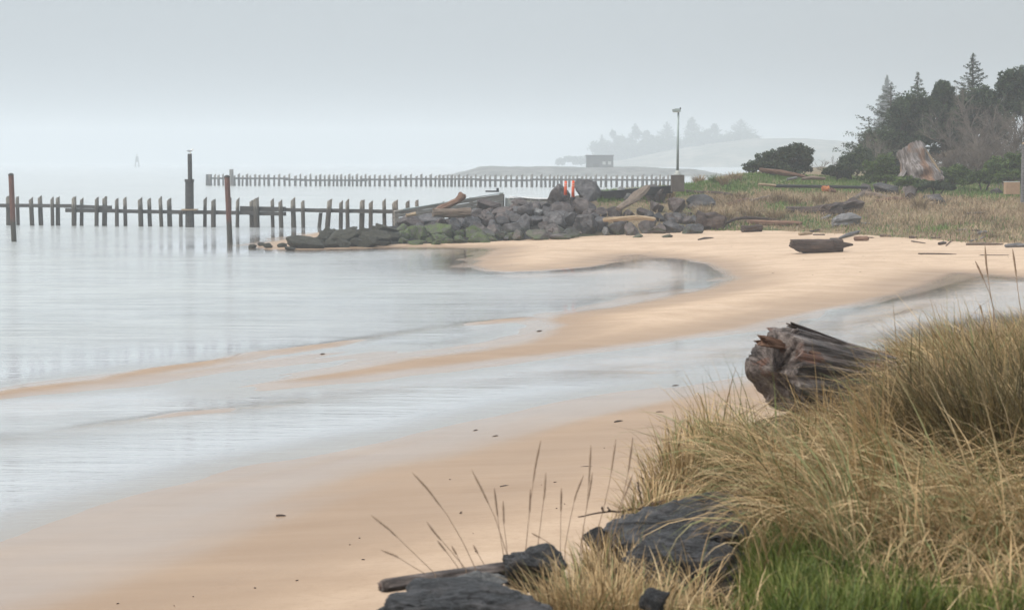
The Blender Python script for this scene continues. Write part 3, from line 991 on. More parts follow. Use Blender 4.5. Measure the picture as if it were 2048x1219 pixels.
beam(560, 705, 1.36, 1.29, .27, .2, .001, 7)
beam(700, 905, 1.29, 1.26, .27, .22, -.002, 8)

y = gy(380) - 0.9
tp_ = thing('tall_piling', 'tall dark two-stage mooring piling rising above the near groyne', 'piling', (gx(379, y), y, 0))
me = pile_mesh('lower_pile', 0.33, 3.55, 0.05, 14, 71, M_PILE)
me.materials[0] = M_BEAM
obj('lower_pile', me, None, tp_)
me = pile_mesh('upper_pile', 0.17, 2.0, 0.02, 12, 72, M_BEAM, 0.3)
obj('upper_pile', me, None, tp_, (0.05, 0, 3.52))
obj('collar', MB().tube([(0, 0, 3.42), (0, 0, 3.62)], [0.36, 0.36], 14).data('collar'), M_BEAM, tp_)
obj('ledge_plank', MB().box((0, 0, 1.33), (0.58, 0.42, 0.05)).data('ledge_plank'), M_DRIFT_PALE, tp_)

gb = thing('gull', 'white gull perched on top of the tall piling', 'bird', (gx(380, y) + 0.05, y, 5.54))
def ell(c, r, sub=3):
    d, f = ico(sub)
    return d * np.array(r) + np.array(c), [tuple(q) for q in f]
m = MB()
v, f = ell((0, 0, .20), (.17, .085, .085))
v[:, 2] += np.where(v[:, 0] < 0, -v[:, 0] * -0.15, 0.02)
v[:, 0] = np.where(v[:, 0] < -0.05, v[:, 0] * 1.35, v[:, 0])
m.add(v, f)
m.add(*ell((.15, 0, .33), (.06, .05, .055), 2))
m.tube([(.10, 0, .22), (.14, 0, .32)], [.07, .05], 8)
obj('body', m.data('body', True), M_WHITE, gb)
obj('wing', MB().add(*ell((-.06, -.07, .22), (.20, .022, .06))).data('wing', True), M_GULLGREY, gb)
obj('wing', MB().add(*ell((-.06, .07, .22), (.20, .022, .06))).data('wing', True), M_GULLGREY, gb)
obj('bill', MB().tube([(.20, 0, .33), (.27, 0, .315)], [.016, .006], 6).data('bill'), M_YELLOW, gb)
for s in (-1, 1):
    obj('leg', MB().tube([(0, s * .03, .0), (0, s * .03, .14)], [.01, .01], 5).data('leg'), M_YELLOW, gb)

for (bx, by, tx, ty, lab) in [(28, 483, 22, 350, 'rust-red leaning steel pile at the far left edge of the water'), (460, 486, 454, 354, 'rust-red leaning steel pile standing off the tip of the rock spit')]:
    b0 = P(bx, by, 0)
    b1 = D(tx, ty, b0[1])
    rp = thing('steel_pile', lab, 'pile', b0, 0, 'rusty steel piles')
    L = b1 - b0
    obj('shaft', MB().tube([-L * 0.3, L * 0.0, L * .33, L * .66, L], [.165] * 5, 16).data('shaft', False), M_RUST, rp)
    obj('cap', MB().tube([L * 0.995, L * 1.012, L * 1.03], [.178, .178, .07], 16).data('cap', False), M_BEAM, rp)

# far groyne, mostly lost in the rain
fg = thing('far_timber_groyne', 'distant row of timber piles with a long beam, faded by the haze', 'groyne', (0, 384, 0))
fy = lambda px: float(np.interp(px, [410, 1340], [390, 362]))
FPV = [pile_mesh('pile', 0.23, 2.15, 0.12, 7, 80 + i, M_TIDAL, 1.0) for i in range(4)]
px, i = 420.0, 0
while px < 1345:
    y = fy(px)
    if not (425 < px < 429):
        obj('pile', FPV[i % 4], None, fg, (gx(px, y), y - 384 + (0.3 if i % 2 else -0.3), 0), (0, 0.03 * math.sin(i * 1.7), 0), (1 + .18 * math.sin(i * 3.7), 1, 1 + 0.08 * math.sin(i * 2.9)))
    px += 9.2 + 1.5 * math.sin(i * 12.3)
    i += 1
for p0, p1, z in [(424, 580, 1.45), (572, 612, 1.25), (600, 735, 1.15), (725, 800, 1.3), (795, 960, 1.45), (950, 1065, 1.25), (1060, 1200, 1.4), (1195, 1345, 1.4)]:
    groyne_piece('beam', M_BEAM, fg, (gx(p0, fy(p0)), fy(p0), z), (gx(p1, fy(p1)), fy(p1), z - 0.02), .3, .34, int(p0))
for dx in (0, 6):
    y = fy(415)
    obj('end_pile', pile_mesh('end_pile', 0.34, 2.2, 0.03, 9, 90, M_BEAM, 1.0), None, fg, (gx(415 + dx, y), y - 384, 0))
y = fy(463) - 1.2
fd = thing('far_dolphin', 'pale streaked mooring piling above the far groyne, faded by haze', 'piling', (gx(463, y), y, 0))
me = pile_mesh('lower_pile', 0.42, 3.2, 0.05, 10, 91, M_PILE, 1.0)
obj('lower_pile', me, None, fd)
obj('upper_pile', pile_mesh('upper_pile', 0.26, 1.5, 0.05, 9, 92, M_CONC_LIGHT, 0.2), None, fd, (-0.03, 0, 3.1))
b0 = P(275, 331.5, 0)
b0 = np.array([gx(275, 1350), 1350, 0])
bc = thing('channel_beacon', 'faint channel beacon barely visible far out in the fog', 'beacon', b0)
bc.scale = (1.6, 1.6, 1.6)
m = MB()
for sx, sy in ((-1, -1), (1, -1), (1, 1), (-1, 1)):
    m.tube([(sx * .9, sy * .9, -1), (sx * .35, sy * .35, 4.6)], [.16, .12], 6)
obj('lattice', m.data('lattice'), M_BEAM, bc)
obj('platform', MB().tube([(0, 0, 2.2), (0, 0, 4.4)], [.75, .5], 8).data('platform'), M_BEAM, bc)
obj('lantern', MB().tube([(0, 0, 4.6), (0, 0, 5.3), (0, 0, 5.6)], [.3, .3, .1], 8).data('lantern'), M_CONC_LIGHT, bc)

# far shed on the spit
shd = D(1199, 349, 630)
fs = thing('far_shed', 'dark boxy shed on the far spit, faded by the haze', 'building', (shd[0], 630, 0.8))
obj('wall', MB().box((0, 0, 2.4), (4.2, 3.0, 3.0)).data('wall'), M_SHED, fs)
obj('roof', MB().box((0, 0, 5.55), (4.4, 3.3, 0.14)).data('roof'), M_BEAM, fs)
obj('door', MB().box((-1.2, -3.03, 1.6), (1.0, 0.05, 1.5)).data('door'), M_BEAM, fs)
for xx in (1.3, 3.0):
    obj('window', MB().box((xx, -3.03, 3.2), (0.5, 0.05, 0.5)).data('window'), M_CONC_LIGHT, fs)
# ------------------------------------------------------------------ shore works
def plank(parent, name, mat, a, b, th, tall, seed=0):
    return groyne_piece(name, mat, parent, a, b, th, tall, seed)

A, B = D(788, 436, 126), D(1006, 397, 131)
tw = thing('timber_wall', 'sloping grey timber retaining wall of stacked boards at the end of the groyne', 'wall', (A + B) / 2 * np.array([1, 1, 0]) + np.array([0, 0, 0.8]))
for i, (zA, zB) in enumerate([(1.00, 2.10), (1.26, 2.32), (1.52, 2.54), (1.78, 2.74)]):
    a = np.array([A[0], A[1] + 0.03 * (i % 2), zA])
    b = np.array([B[0], B[1] + 0.03 * (i % 2), zB])
    plank(tw, 'board', M_GREY, a, b, 0.12, 0.20, 200 + i)
plank(tw, 'top_rail', M_GALV, (A[0] + .6, A[1] - .1, 1.95), (B[0], B[1] - .1, 2.92), 0.10, 0.05, 207)
for k in (0.02, 0.36, 0.7, 0.985):
    q = A + (B - A) * k
    zb = 1.0 + 1.1 * k
    obj('post', MB().box((0, 0, 0), (.13, .11, .62)).data('post'), M_GREY, tw, np.array([q[0], q[1] + .19, zb + .25]) - np.array(tw.location))
obj('bracket', MB().box((0, 0, 0), (.45, .08, .05)).box((.35, 0, .1), (.08, .1, .12)).data('bracket'), M_BLACKRUB, tw, np.array([B[0] - .7, B[1] - .1, 3.02]) - np.array(tw.location))
A2, B2 = D(1010, 402, 131.3), D(1112, 404, 131)
sw = thing('low_wall', 'low pale wall with white cap between the timber wall and the boulders', 'wall', (A2 + B2) / 2)
for k in range(6):
    q0, q1 = A2 + (B2 - A2) * (k / 6 + 0.004), A2 + (B2 - A2) * ((k + 1) / 6 - 0.004)
    plank(sw, 'panel', M_CONC_LIGHT if k == 0 else M_GREY, q0 + np.array([0, 0, -.1]), q1 + np.array([0, 0, -.1]), .2, .62, 220 + k)
plank(sw, 'cap', M_WHITE, A2 + np.array([.3, -.02, .27]), B2 + np.array([0, -.02, .22]), .32, .08, 230)
obj('end_post', MB().box((0, 0, 0), (.16, .16, .42)).data('end_post'), M_BEAM, sw, A2 - np.array(sw.location) + np.array([-.2, 0, 0.02]))

# traffic delineator posts
for px, top, bot, lab in [(1131, 363, 392, 'orange marker post nearer the jagged boulder, left of the pair'), (1146, 362, 396, 'orange marker post nearer the rounded boulder, right of the pair')]:
    d_ = 127.2
    b0, t0 = D(px, bot, d_), D(px + 1, top, d_)
    L = t0[2] - b0[2]
    mk = thing('marker_post', lab, 'post', b0, 0, 'orange marker posts')
    obj('tube', MB().tube([(0, 0, 0), (0, 0, L * .5), (.02, 0, L)], [.11, .095, .085], 12).data('tube', True), M_ORANGE, mk)
    obj('base', MB().tube([(0, 0, -.06), (0, 0, .03), (0, 0, .06)], [.2, .2, .13], 12).data('base'), M_BLACKRUB, mk)
    for k in (.70, .82):
        obj('reflective_band', MB().tube([(.008, 0, L * k), (.008, 0, L * k + .035)], [.098, .096], 12).data('reflective_band'), M_REFLECT, mk)
    obj('loop_top', MB().tube([(.02, 0, L), (.02, 0, L + .05)], [.06, .05], 10).data('loop_top'), M_ORANGE, mk)

# lamp on its concrete footing
d_ = 133.0
b0 = D(1355, 377, d_)
pxm = d_ / FPX
lp = thing('lamp_post', 'slim grey lamp post with flat box head on a dark concrete footing', 'lamp post', b0)
mm = rock_mesh('footing', 333, 3, 6, 0.02, False)
m = MB().box((0, 0, 0.35), (.43, .43, .55), None, 0.02)
obj('footing', m.data('footing'), M_CONC, lp)
obj('base_plate', MB().tube([(0, 0, .90), (0, 0, .97), (0, 0, 1.0), (0, 0, 1.10), (0, 0, 1.2)], [.27, .27, .2, .17, .1], 16).data('base_plate'), M_CONC_LIGHT, lp)
obj('pole', MB().tube([(0, 0, 1.15), (0.0, 0, 3.0), (.03, 0, (377 - 226) * pxm)], [.085, .078, .062], 14).data('pole', True), M_GALV, lp)
zt = (377 - 222) * pxm
hd = obj('lamp_head', MB().box((-.10, 0, zt), (.27, .17, .085)).box((-.05, 0, zt + .105), (.16, .12, .025)).data('lamp_head'), M_GALV, lp)
obj('lens', MB().box((-.12, 0, zt - .10), (.20, .13, .018)).data('lens'), M_LAMPGLASS, hd)
obj('photocell', MB().tube([(.16, 0, zt + .085), (.16, 0, zt + .2)], [.05, .04], 8).data('photocell'), M_BLACKRUB, lp)

# black curbs / pipe
def rod(name, label, cat, pts, rad, mat, sides=12, group=None):
    pts = np.asarray(pts, float)
    c = pts.mean(0)
    o = obj(name, MB().tube(pts - c, rad, sides).data(name, False), mat, None, c)
    return tag(o, label, cat, group)
rod('black_pipe', 'long black pipe lying straight across the green turf', 'pipe', resample([D(1548, 372, 140), D(1640, 373, 140.5), D(1735, 375, 141)], 12), .11, M_BLACKRUB)
q0, q1, q2 = D(1203, 387, 131.5), D(1270, 381, 132.6), D(1343, 374.5, 133.6)
cb = thing('black_kerb', 'dark low retaining kerb running from the rounded boulder to the lamp footing', 'kerb', (q0 + q2) / 2)
for k, (u, w) in enumerate(((q0, q1), (q1, q2))):
    plank(cb, 'kerb_beam', M_BLACKRUB, u + np.array([0, 0, -.12]), w + np.array([0, 0, -.12]), .3, .52, 240 + k)

# ------------------------------------------------------------------ driftwood
def log_mesh(name, pts, rad, sides=18, rings=26, seed=0, groove=0.16, squash=1.0, ends=(0.8, 0.6), knots=0.08, sm=False, rim=0.25):
    """local mesh along x; returns mesh, origin, rotation"""
    pts = resample(pts, rings)
    o = pts.mean(0)
    ax = pts[-1] - pts[0]
    ax /= np.linalg.norm(ax)
    up = np.array([0, 0, 1.0]) if abs(ax[2]) < 0.9 else np.array([0, 1.0, 0])
    yv = np.cross(up, ax)
    yv /= np.linalg.norm(yv)
    zv = np.cross(ax, yv)
    Rm = np.stack([ax, yv, zv], 1)
    loc = (pts - o) @ Rm
    rr = np.interp(np.linspace(0, 1, rings), np.linspace(0, 1, len(rad)), rad)
    tt = np.linspace(0, 1, rings)
    rr[0] *= ends[0]
    rr[-1] *= ends[1]
    def nz(ang, t_):
        pa = np.stack([np.cos(ang) * 2.6, np.sin(ang) * 2.6, np.full(len(ang), t_ * 2.0 + seed)], 1)
        pb = np.stack([np.cos(ang) * 1.0, np.sin(ang) * 1.0, np.full(len(ang), t_ * 5.0 + seed)], 1)
        return 1 + groove * fbm(pa, 3, seed) * 1.6 + knots * vnoise(pb, seed + 9) * 1.6
    v, f = tube(loc, rr, sides, nz, True, squash)
    rg = np.random.default_rng(seed)
    for r_, sgn in ((0, -1), (rings - 1, 1)):
        k = slice(r_ * sides, (r_ + 1) * sides)
        v[k, 0] += sgn * rg.uniform(-rim, rim, sides) * rr[r_]
    return mesh_data(name, v, f, sm), o, Matrix(Rm.tolist()).to_euler()

def drift(name, label, cat, pts, wpx, mat, dist=None, d2=None, group=None, seed=0, lift=0.0, **kw):
    """pts: centre line in photograph pixels, wpx: thickness in pixels; rests on the ground under its first and last point"""
    n = len(pts)
    out = []
    for i, (px, py) in enumerate(pts):
        w = np.interp(i / max(n - 1, 1), np.linspace(0, 1, len(wpx)), wpx)
        if dist is None:
            p = hit(px, py + w * 0.45)
            dd = p[1]
        else:
            dd = dist + ((d2 if d2 is not None else dist) - dist) * i / max(n - 1, 1)
        out.append((px, py, dd, w))
    if dist is None:                                    # keep it straight in depth
        dm0, dm1 = out[0][2], out[-1][2]
        out = [(a, b, dm0 + (dm1 - dm0) * i / max(n - 1, 1), w) for i, (a, b, c_, w) in enumerate(out)]
    P3 = np.array([D(a, b, c_) for a, b, c_, w in out])
    P3[:, 2] += lift
    rad = [w / 2 * c_ / FPX for a, b, c_, w in out]
    me, o, rot = log_mesh(name, P3, rad, seed=seed, **kw)
    ob = obj(name, me, mat, None, o, rot)
    return tag(ob, label, cat, group)

TL = 'driftwood on the terrace'
# big dark log lying alone on the sand: boat-shaped, pointed at its right end
def ridged(p, octv, seed):
    return 1 - 2 * np.abs(fbm(p, octv, seed)) ** 0.7

def split_log(name, a, b, ra, rb, sides, rings, seed, mat, parent, tall=1.0, box=0.75, crack=0.10, end=0.16, low=0.12, under=0.0, over=0.0, kl=2.2, pw=1):
    """a split, cracked length of timber from a to b (its left end broken), half sizes ra -> rb"""
    a, b = np.asarray(a, float), np.asarray(b, float)
    L = np.linalg.norm(b - a)
    ax = (b - a) / L
    yv = np.cross((0, 0, 1.0), ax)
    yv /= np.linalg.norm(yv)
    zv = np.cross(ax, yv)
    S, A = np.meshgrid(np.linspace(0, 1, rings), np.arange(sides) / sides * 2 * math.pi, indexing='ij')
    S, A = S.ravel(), A.ravel()
    ca, sa = np.cos(A), np.sin(A)
    cs = np.sign(ca) * np.abs(ca) ** box
    sn = np.sign(sa) * np.abs(sa) ** box
    n = np.stack([ca * 1.3, sa * 1.3, S * 1.6 + seed], 1)
    g = np.stack([ca * 5.0, sa * 5.0, S * 1.1 + seed], 1)
    k = np.stack([ca * 13, sa * 13, S * 2.6 + seed], 1)
    Rr = (ra + (rb - ra) * S ** pw) * (1 + low * fbm(n, 3, seed) * 1.5 - crack * np.clip(ridged(g, 3, seed + 2) - .35, 0, 1) * 1.8 + crack * .35 * fbm(k, 3, seed + 4))
    x = S * L
    kk = np.clip(1 - x / (ra * kl), 0, 1)
    hz = sn
    x = x + kk * (end * fbm(np.stack([ca * 3.2, sa * 3.2, 0 * ca + seed], 1), 4, seed + 6) * 1.6 + under * np.clip(-hz, 0, 1) ** 1.5 + over * np.clip(hz, 0, 1) ** 2)
    v = np.stack([x - L / 2, cs * Rr, sn * Rr * tall], 1)
    idx = np.arange(rings * sides).reshape(rings, sides)
    q = np.stack([idx[:-1], np.roll(idx[:-1], -1, 1), np.roll(idx[1:], -1, 1), idx[1:]], -1).reshape(-1, 4)
    # broken end: rings that shrink inwards with splinters
    caps, prev, base = [], idx[0], len(v)
    for i, f_ in enumerate((.86, .62, .34, .1)):
        ring = v[idx[0]] * np.array([1, f_, f_])
        ring[:, 0] = v[idx[0]][:, 0] * (.35 + .65 * f_) + (-L / 2) * (.65 - .65 * f_) + .018 * rngl.normal(0, 1, sides) * ra * 1.6 + .10 * ra * (1 - f_)
        v = np.concatenate([v, ring])
        cur = base + i * sides + np.arange(sides)
        caps.append(np.stack([prev, cur, np.roll(cur, -1), np.roll(prev, -1)], -1))
        prev = cur
    q = np.concatenate([q] + caps)
    e0 = len(v)
    v = np.concatenate([v, [[L / 2, 0, 0]], [v[prev].mean(0)]])
    tri = [(int(idx[-1, k]), int(idx[-1, (k + 1) % sides]), e0) for k in range(sides)] + [(int(prev[(k + 1) % sides]), int(prev[k]), e0 + 1) for k in range(sides)]
    q = [tuple(int(i) for i in f_) for f_ in q] + tri
    Rm = np.stack([ax, yv, zv], 1)
    return obj(name, mesh_data(name, v, q, True), mat, parent, (a + b) / 2 - np.array(parent.location), Matrix(Rm.tolist()).to_euler())

rngl = np.random.default_rng(3)
p0 = hit(1640, 506)
lg = thing('dark_log', 'boat-shaped dark wet log lying alone on the pale sand', 'log', p0)
s_ = p0[1] / FPX
split_log('trunk', D(1583, 492.5, p0[1] + .2), D(1684, 490, p0[1] + .45), 15.5 * s_, 13.5 * s_, 60, 90, 27, M_DRIFT_DARK, lg, .92, .62, .12, .10, .14, .55, .02, 2.0, 6)
split_log('broken_tip', D(1664, 489.5, p0[1] + .30), D(1706, 489, p0[1] + .5), 13 * s_, 2 * s_, 30, 30, 28, M_DRIFT_DARK, lg, .9, .7, .12, .05, .15)


drift('pale_log', 'pale yellowish driftwood log lying across the riprap boulders', 'log', [(1206, 440), (1240, 437), (1285, 435), (1311, 438)], (8, 10, 10, 8), M_DRIFT_PALE, 119.2, 119.4, None, 11)
drift('slanting_driftwood', 'broad weathered driftwood slab leaning diagonally up the bank by the big dark boulder', 'driftwood', [(1236, 418), (1258, 404), (1278, 388), (1296, 372)], (14, 21, 24, 12), M_DRIFT, 122.5, 127.5, None, 13, squash=0.6)
drift('squared_log', 'big brown squared driftwood log lying on the left of the riprap', 'log', [(866, 426), (900, 426), (941, 425)], (17, 19, 19), M_DRIFT, 121.3, 121.6, None, 15, ends=(1, 1))
drift('root_snag', 'reddish driftwood root rearing up to a knobbed tip above the squared log', 'driftwood', [(868, 424), (890, 413), (912, 403), (922, 394), (926, 388)], (12, 16, 13, 12, 17), M_DRIFT_RED, 122.4, 122.8, None, 17, ends=(.6, .8))
boulder(842, 430, 24, 16, 'b', 'round red-brown stump end left of the squared driftwood log', RIP)
drift('pale_log', 'short pale broken log under the left end of the timber wall', 'log', [(812, 431), (832, 427)], (7, 8), M_DRIFT_PALE, 122.6, 122.8, None, 18)
drift('dark_branch', 'long dark fallen branch in the grass right of the lamp footing', 'branch', [(1366, 382), (1400, 386), (1425, 386), (1468, 391)], (6, 8, 10, 8), M_DRIFT_DARK, None, None, TL, 19)
drift('red_log', 'reddish half-buried log sloping through straw below the dark fallen branch', 'log', [(1456, 409), (1476, 404), (1498, 399)], (7, 9, 9), M_DRIFT_RED, None, None, TL, 21)
drift('tan_log', 'tan log sloping up through the dry grass right of the reddish log', 'log', [(1500, 403), (1522, 398), (1545, 392)], (8, 9, 7), M_DRIFT, None, None, TL, 22)
drift('driftwood_slab', 'long splintered driftwood slab tilted in front of the round dark bush', 'driftwood', [(1519, 339), (1560, 345), (1612, 353)], (8, 11, 5), M_DRIFT_RED, 147, 147.5, TL, 23)
drift('driftwood_slab', 'weathered plank lying right of the splintered slab before the round bush', 'driftwood', [(1604, 358), (1625, 355), (1651, 357)], (6, 8, 6), M_DRIFT, 146, 146, TL, 24)
drift('driftwood_slab', 'short grey plank below the splintered slab before the round bush', 'driftwood', [(1574, 359), (1594, 355)], (5, 6), M_DRIFT_GREY, 145, 145.3, TL, 25)
drift('pale_board', 'pale broken board in the grass at the left end of the black pipe', 'board', [(1517, 368), (1552, 371)], (5, 5), M_DRIFT_PALE, 139.5, 139.8, TL, 26)
drift('black_log', 'thick dark log in dry grass left of the root wad', 'log', [(1573, 420), (1610, 421), (1662, 419)], (14, 18, 20), M_DRIFT_DARK, None, None, TL, 27, ends=(1, 1))
drift('root_wad', 'dark tangled root wad at the right end of the thick dark log', 'root wad', [(1656, 420), (1682, 419), (1718, 409)], (30, 36, 22), M_DRIFT_DARK, None, None, TL, 28, groove=.35, knots=.3)
drift('broken_stump', 'broken dark log chunk with silver-grey top below the root wad', 'log', [(1666, 446), (1690, 443), (1715, 440)], (18, 28, 22), M_DRIFT_GREY, None, None, TL, 29, groove=.3, knots=.2, ends=(.9, .9))
drift('grey_slab', 'thin grey slab beside the broken silver-topped log chunk', 'driftwood', [(1716, 446), (1742, 447)], (8, 6), M_DRIFT_GREY, None, None, TL, 30, squash=.5)
drift('grey_slab', 'grey slab propped under the dark root wad', 'driftwood', [(1646, 437), (1664, 428)], (9, 8), M_DRIFT_GREY, None, None, TL, 31, squash=.5)
drift('long_log', 'long brown log lying level at the edge of the sand and straw', 'log', [(1492, 444), (1540, 445), (1604, 446)], (9, 10, 10), M_DRIFT_RED, None, None, TL, 32)
drift('crooked_branch', 'crooked dark branch resting on the long brown log', 'branch', [(1440, 453), (1468, 438), (1490, 435), (1530, 437), (1562, 440)], (5, 6, 6, 5, 3), M_DRIFT_DARK, None, None, TL, 33, sides=10)
drift('rotten_log', 'rotten dark log half buried in straw under the long brown log', 'log', [(1484, 458), (1524, 456)], (14, 14), M_DRIFT_DARK, None, None, TL, 34, groove=.3)
drift('forked_log', 'grey forked log sloping up the turf beside the smooth blue-grey boulder', 'log', [(1700, 403), (1722, 389), (1738, 382)], (9, 10, 8), M_DRIFT, None, None, TL, 35)
drift('grey_log', 'grey driftwood log just below the smooth blue-grey boulder', 'log', [(1728, 387), (1760, 392), (1786, 397)], (12, 11, 6), M_DRIFT, None, None, TL, 36)
drift('brown_log', 'brown log lying low in the green grass below the giant stump', 'log', [(1752, 403), (1790, 398), (1832, 402)], (8, 10, 6), M_DRIFT_RED, None, None, TL, 37)
drift('dark_stump', 'dark short stump standing in grass right of the smooth blue-grey boulder', 'stump', [(1820, 396), (1821, 378)], (20, 22), M_DRIFT_DARK, None, None, TL, 38, ends=(1, .8))
drift('thin_pole', 'long thin pale pole lying slantwise in the tall dry grass', 'pole', [(1862, 411), (1900, 402), (1930, 394)], (4, 4, 3), M_DRIFT, None, None, TL, 39, sides=8, lift=.12)
drift('cut_log', 'log with bright orange cut face lying in front of the black pipe', 'log', [(1645, 377), (1658, 377)], (11, 11), M_ORANGE_CUT, 138.5, 138.6, TL, 40, ends=(1, 1))
drift('cut_log', 'small reddish log chunk right of the orange cut log', 'log', [(1660, 379), (1671, 382)], (9, 7), M_DRIFT_RED, 138, 138.1, TL, 41, ends=(1, 1))
drift('driftwood_slab', 'grey slab lying in straw at the foot of the right-hand grass', 'driftwood', [(1935, 432), (1965, 430)], (5, 4), M_DRIFT, None, None, TL, 42, lift=.15)
# straw-draped earth hummock left of the long log
drift('root_mass', 'dark eroded root mass draped with straw at the right end of the riprap', 'root wad', [(1394, 440), (1420, 440), (1452, 444)], (34, 38, 26), M_DRIFT_DARK, None, None, TL, 43, groove=.35, knots=.3, ends=(.7, .6))

BD = 'driftwood scraps on the sand'
scraps = [
 ([(1678, 476), (1700, 468), (1719, 462)], (5, 8, 5), M_DRIFT_GREY, 'weathered grey board on the sand above the boat-shaped log'),
 ([(1708, 477), (1737, 477)], (10, 10), M_DRIFT_RED, 'short red-brown wood block on sand right of the boat-shaped log'),
 ([(1760, 470), (1787, 472)], (7, 3), M_DRIFT, 'wedge-shaped driftwood chip right of the red-brown block'),
 ([(1818, 474), (1834, 474)], (5, 4), M_DRIFT_DARK, 'small dark wood chip right of the wedge-shaped chip'),
 ([(1823, 482), (1851, 486)], (3, 2), M_DRIFT_DARK, 'thin dark stick below the small dark wood chip'),
 ([(1861, 475), (1882, 475)], (3, 3), M_DRIFT_DARK, 'short straight black stick on the sand near the grass edge'),
 ([(1878, 487), (1892, 485)], (7, 5), M_DRIFT_DARK, 'dark wood lump beside a forked twig on the sand'),
 ([(1892, 491), (1904, 479)], (2.5, 2), M_DRIFT_RED, 'small upright forked twig on the sand beside the dark lump'),
 ([(1932, 488), (1970, 487), (2006, 488)], (5, 5, 4), M_DRIFT, 'long tan stick lying on the sand near the right edge'),
 ([(1939, 482), (1955, 479), (1970, 473)], (4, 4, 3), M_DRIFT_GREY, 'grey branch propped above the long tan stick'),
 ([(1911, 460), (1937, 459)], (4, 4), M_DRIFT_GREY, 'grey slat at the lower edge of the right-hand grass'),
 ([(1943, 460), (1962, 461)], (4, 3), M_DRIFT_DARK, 'dark slat just right of the grey slat at the grass edge'),
 ([(1958, 466), (1974, 463)], (8, 6), M_DRIFT_GREY, 'rounded grey wood lump at the grass edge'),
 ([(2010, 492), (2030, 490), (2060, 491)], (7, 9, 6), M_DRIFT_GREY, 'grey broken log on the sand at the right edge of the picture'),
 ([(1836, 507), (1875, 507), (1913, 508)], (2.5, 2.5, 2), M_DRIFT_DARK, 'longest thin stick lying on the open sand at the right'),
 ([(1960, 510), (2018, 510)], (2, 1.5), M_DRIFT_DARK, 'straight thin reed on the sand at the far right'),
 ([(1598, 468), (1624, 466)], (7, 6), M_DRIFT_PALE, 'pale wood chunk at the straw edge above the boat-shaped log'),
 ([(1626, 469), (1650, 469)], (3, 3), M_DRIFT_DARK, 'dark flat stick right of the pale wood chunk'),
 ([(1396, 479), (1409, 476), (1427, 475)], (3, 4, 2), M_DRIFT_DARK, 'dark bent stick on the sand below the draped root mass'),
 ([(1288, 466), (1315, 462), (1340, 466)], (3, 3, 2), M_DRIFT_DARK, 'dark stick between the two flat stones at the riprap foot'),
 ([(1620, 463), (1640, 459)], (4, 3), M_DRIFT_DARK, 'short dark slanting stick at the straw edge'),
 ([(1660, 477), (1676, 476)], (3, 2), M_DRIFT_GREY, 'thin grey splinter left of the weathered grey board'),
 ([(1728, 474), (1748, 475)], (3, 2), M_DRIFT_DARK, 'thin dark twig right of the red-brown block'),
]
for i, (pts, w, m_, lab) in enumerate(scraps):
    drift('driftwood_scrap', lab, 'driftwood', pts, w, m_, None, None, BD, 300 + i, sides=8, rings=8)
near_bits = [((552, 1030), (572, 1031), 6, 'dark scrap of bark lying alone on the wide near sand'), ((1229, 843), (1246, 841), 5, 'grey shell-like chip on the near sand left of the big stump log'),
 ((1312, 823), (1328, 823), 2.5, 'short dark twig on sand right of the grey chip'), ((1160, 933), (1186, 932), 2.5, 'thin horizontal twig on sand among the tall stalks'),
 ((1000, 972), (1018, 970), 3, 'small twig on sand left of the tall stalks'), ((984, 873), (996, 870), 3, 'small twig near the wet edge of the near sand'),
 ((452, 852), (464, 853), 4, 'dark chip lying in the shallow channel'), ((1074, 662), (1084, 661), 3, 'dark chip on the wet tip of the sand bar'),
 ((640, 708), (650, 707), 3, 'dark chip on the thin sand bar'), ((1344, 771), (1358, 770), 3, 'dark chip on sand left of the big stump log'),
 ((946, 861), (956, 859), 3, 'dark chip at the wet edge of the near sand')]
for i, (a, b, w, lab) in enumerate(near_bits):
    drift('beach_debris', lab, 'debris', [a, ((a[0] + b[0]) / 2, (a[1] + b[1]) / 2 - .5), b], (w * .6, w, w * .5), M_DRIFT_DARK, None, None, 'scraps on the near sand', 400 + i, sides=7, rings=6)
# fine wrack flecks: too many and small to count
m = MB()
fr_ = random.Random(11)
for i in range(110):
    px, py = fr_.uniform(-100, 1500), fr_.uniform(780, 1250)
    if i % 3 == 0:
        px, py = fr_.uniform(1000, 2100), fr_.uniform(475, 560)
    p = hit(px, py, beach_q)
    h = float(beach_q(p[0], p[1])[0])
    if h < 0.06:
        continue
    s = fr_.uniform(.003, .009) * (2.2 if p[1] > 60 else 1)
    m.box((p[0], p[1], h + .004), (s * fr_.uniform(1, 3), s, .006), (0, 0, fr_.uniform(0, 3)))
struct(obj('beach_flecks', m.data('beach_flecks'), M_DRIFT_DARK), 'stuff')

# giant stump before the trees
ds = 146.0
s_ = ds / FPX
t = NT('giant_stump_wood')
v = t.coord('Object', (0.35, 3.2, 3.2))
n1 = t.noise(v, 1.3, 8, 0.68, 0.5)
n2 = t.noise(t.coord('Object', (0.6, 1, 1)), 0.8, 4, 0.6)
c = t.ramp(n1, [(0.30, (.05, .042, .040)), (0.48, (.15, .125, .115)), (0.66, (.36, .33, .32))])
c = t.mix(t.ramp(n2, [(0.50, 0.0), (0.62, 0.75)]), c, t.ramp(n1, [(0.3, (.10, .05, .03)), (0.7, (.30, .15, .07))]))
M_STUMP = t.done(c, 0.8, t.bump(n1, 0.9, 0.12), 0.3)
base, top = D(1849, 374, ds), D(1818, 297, ds + .4)
st = thing('giant_stump', 'giant leaning weathered stump with orange and silver streaks before the trees', 'stump', (base[0], base[1], base[2] - .2))
me, o, rot = log_mesh('trunk', [base, base * .5 + top * .5, top], [48 * s_, 37 * s_, 30 * s_, 27 * s_], 60, 44, 51, .20, .9, (1.02, .97), .16, False, .05)
vv = np.empty(len(me.vertices) * 3, np.float32); me.vertices.foreach_get('co', vv); vv = vv.reshape(-1, 3)
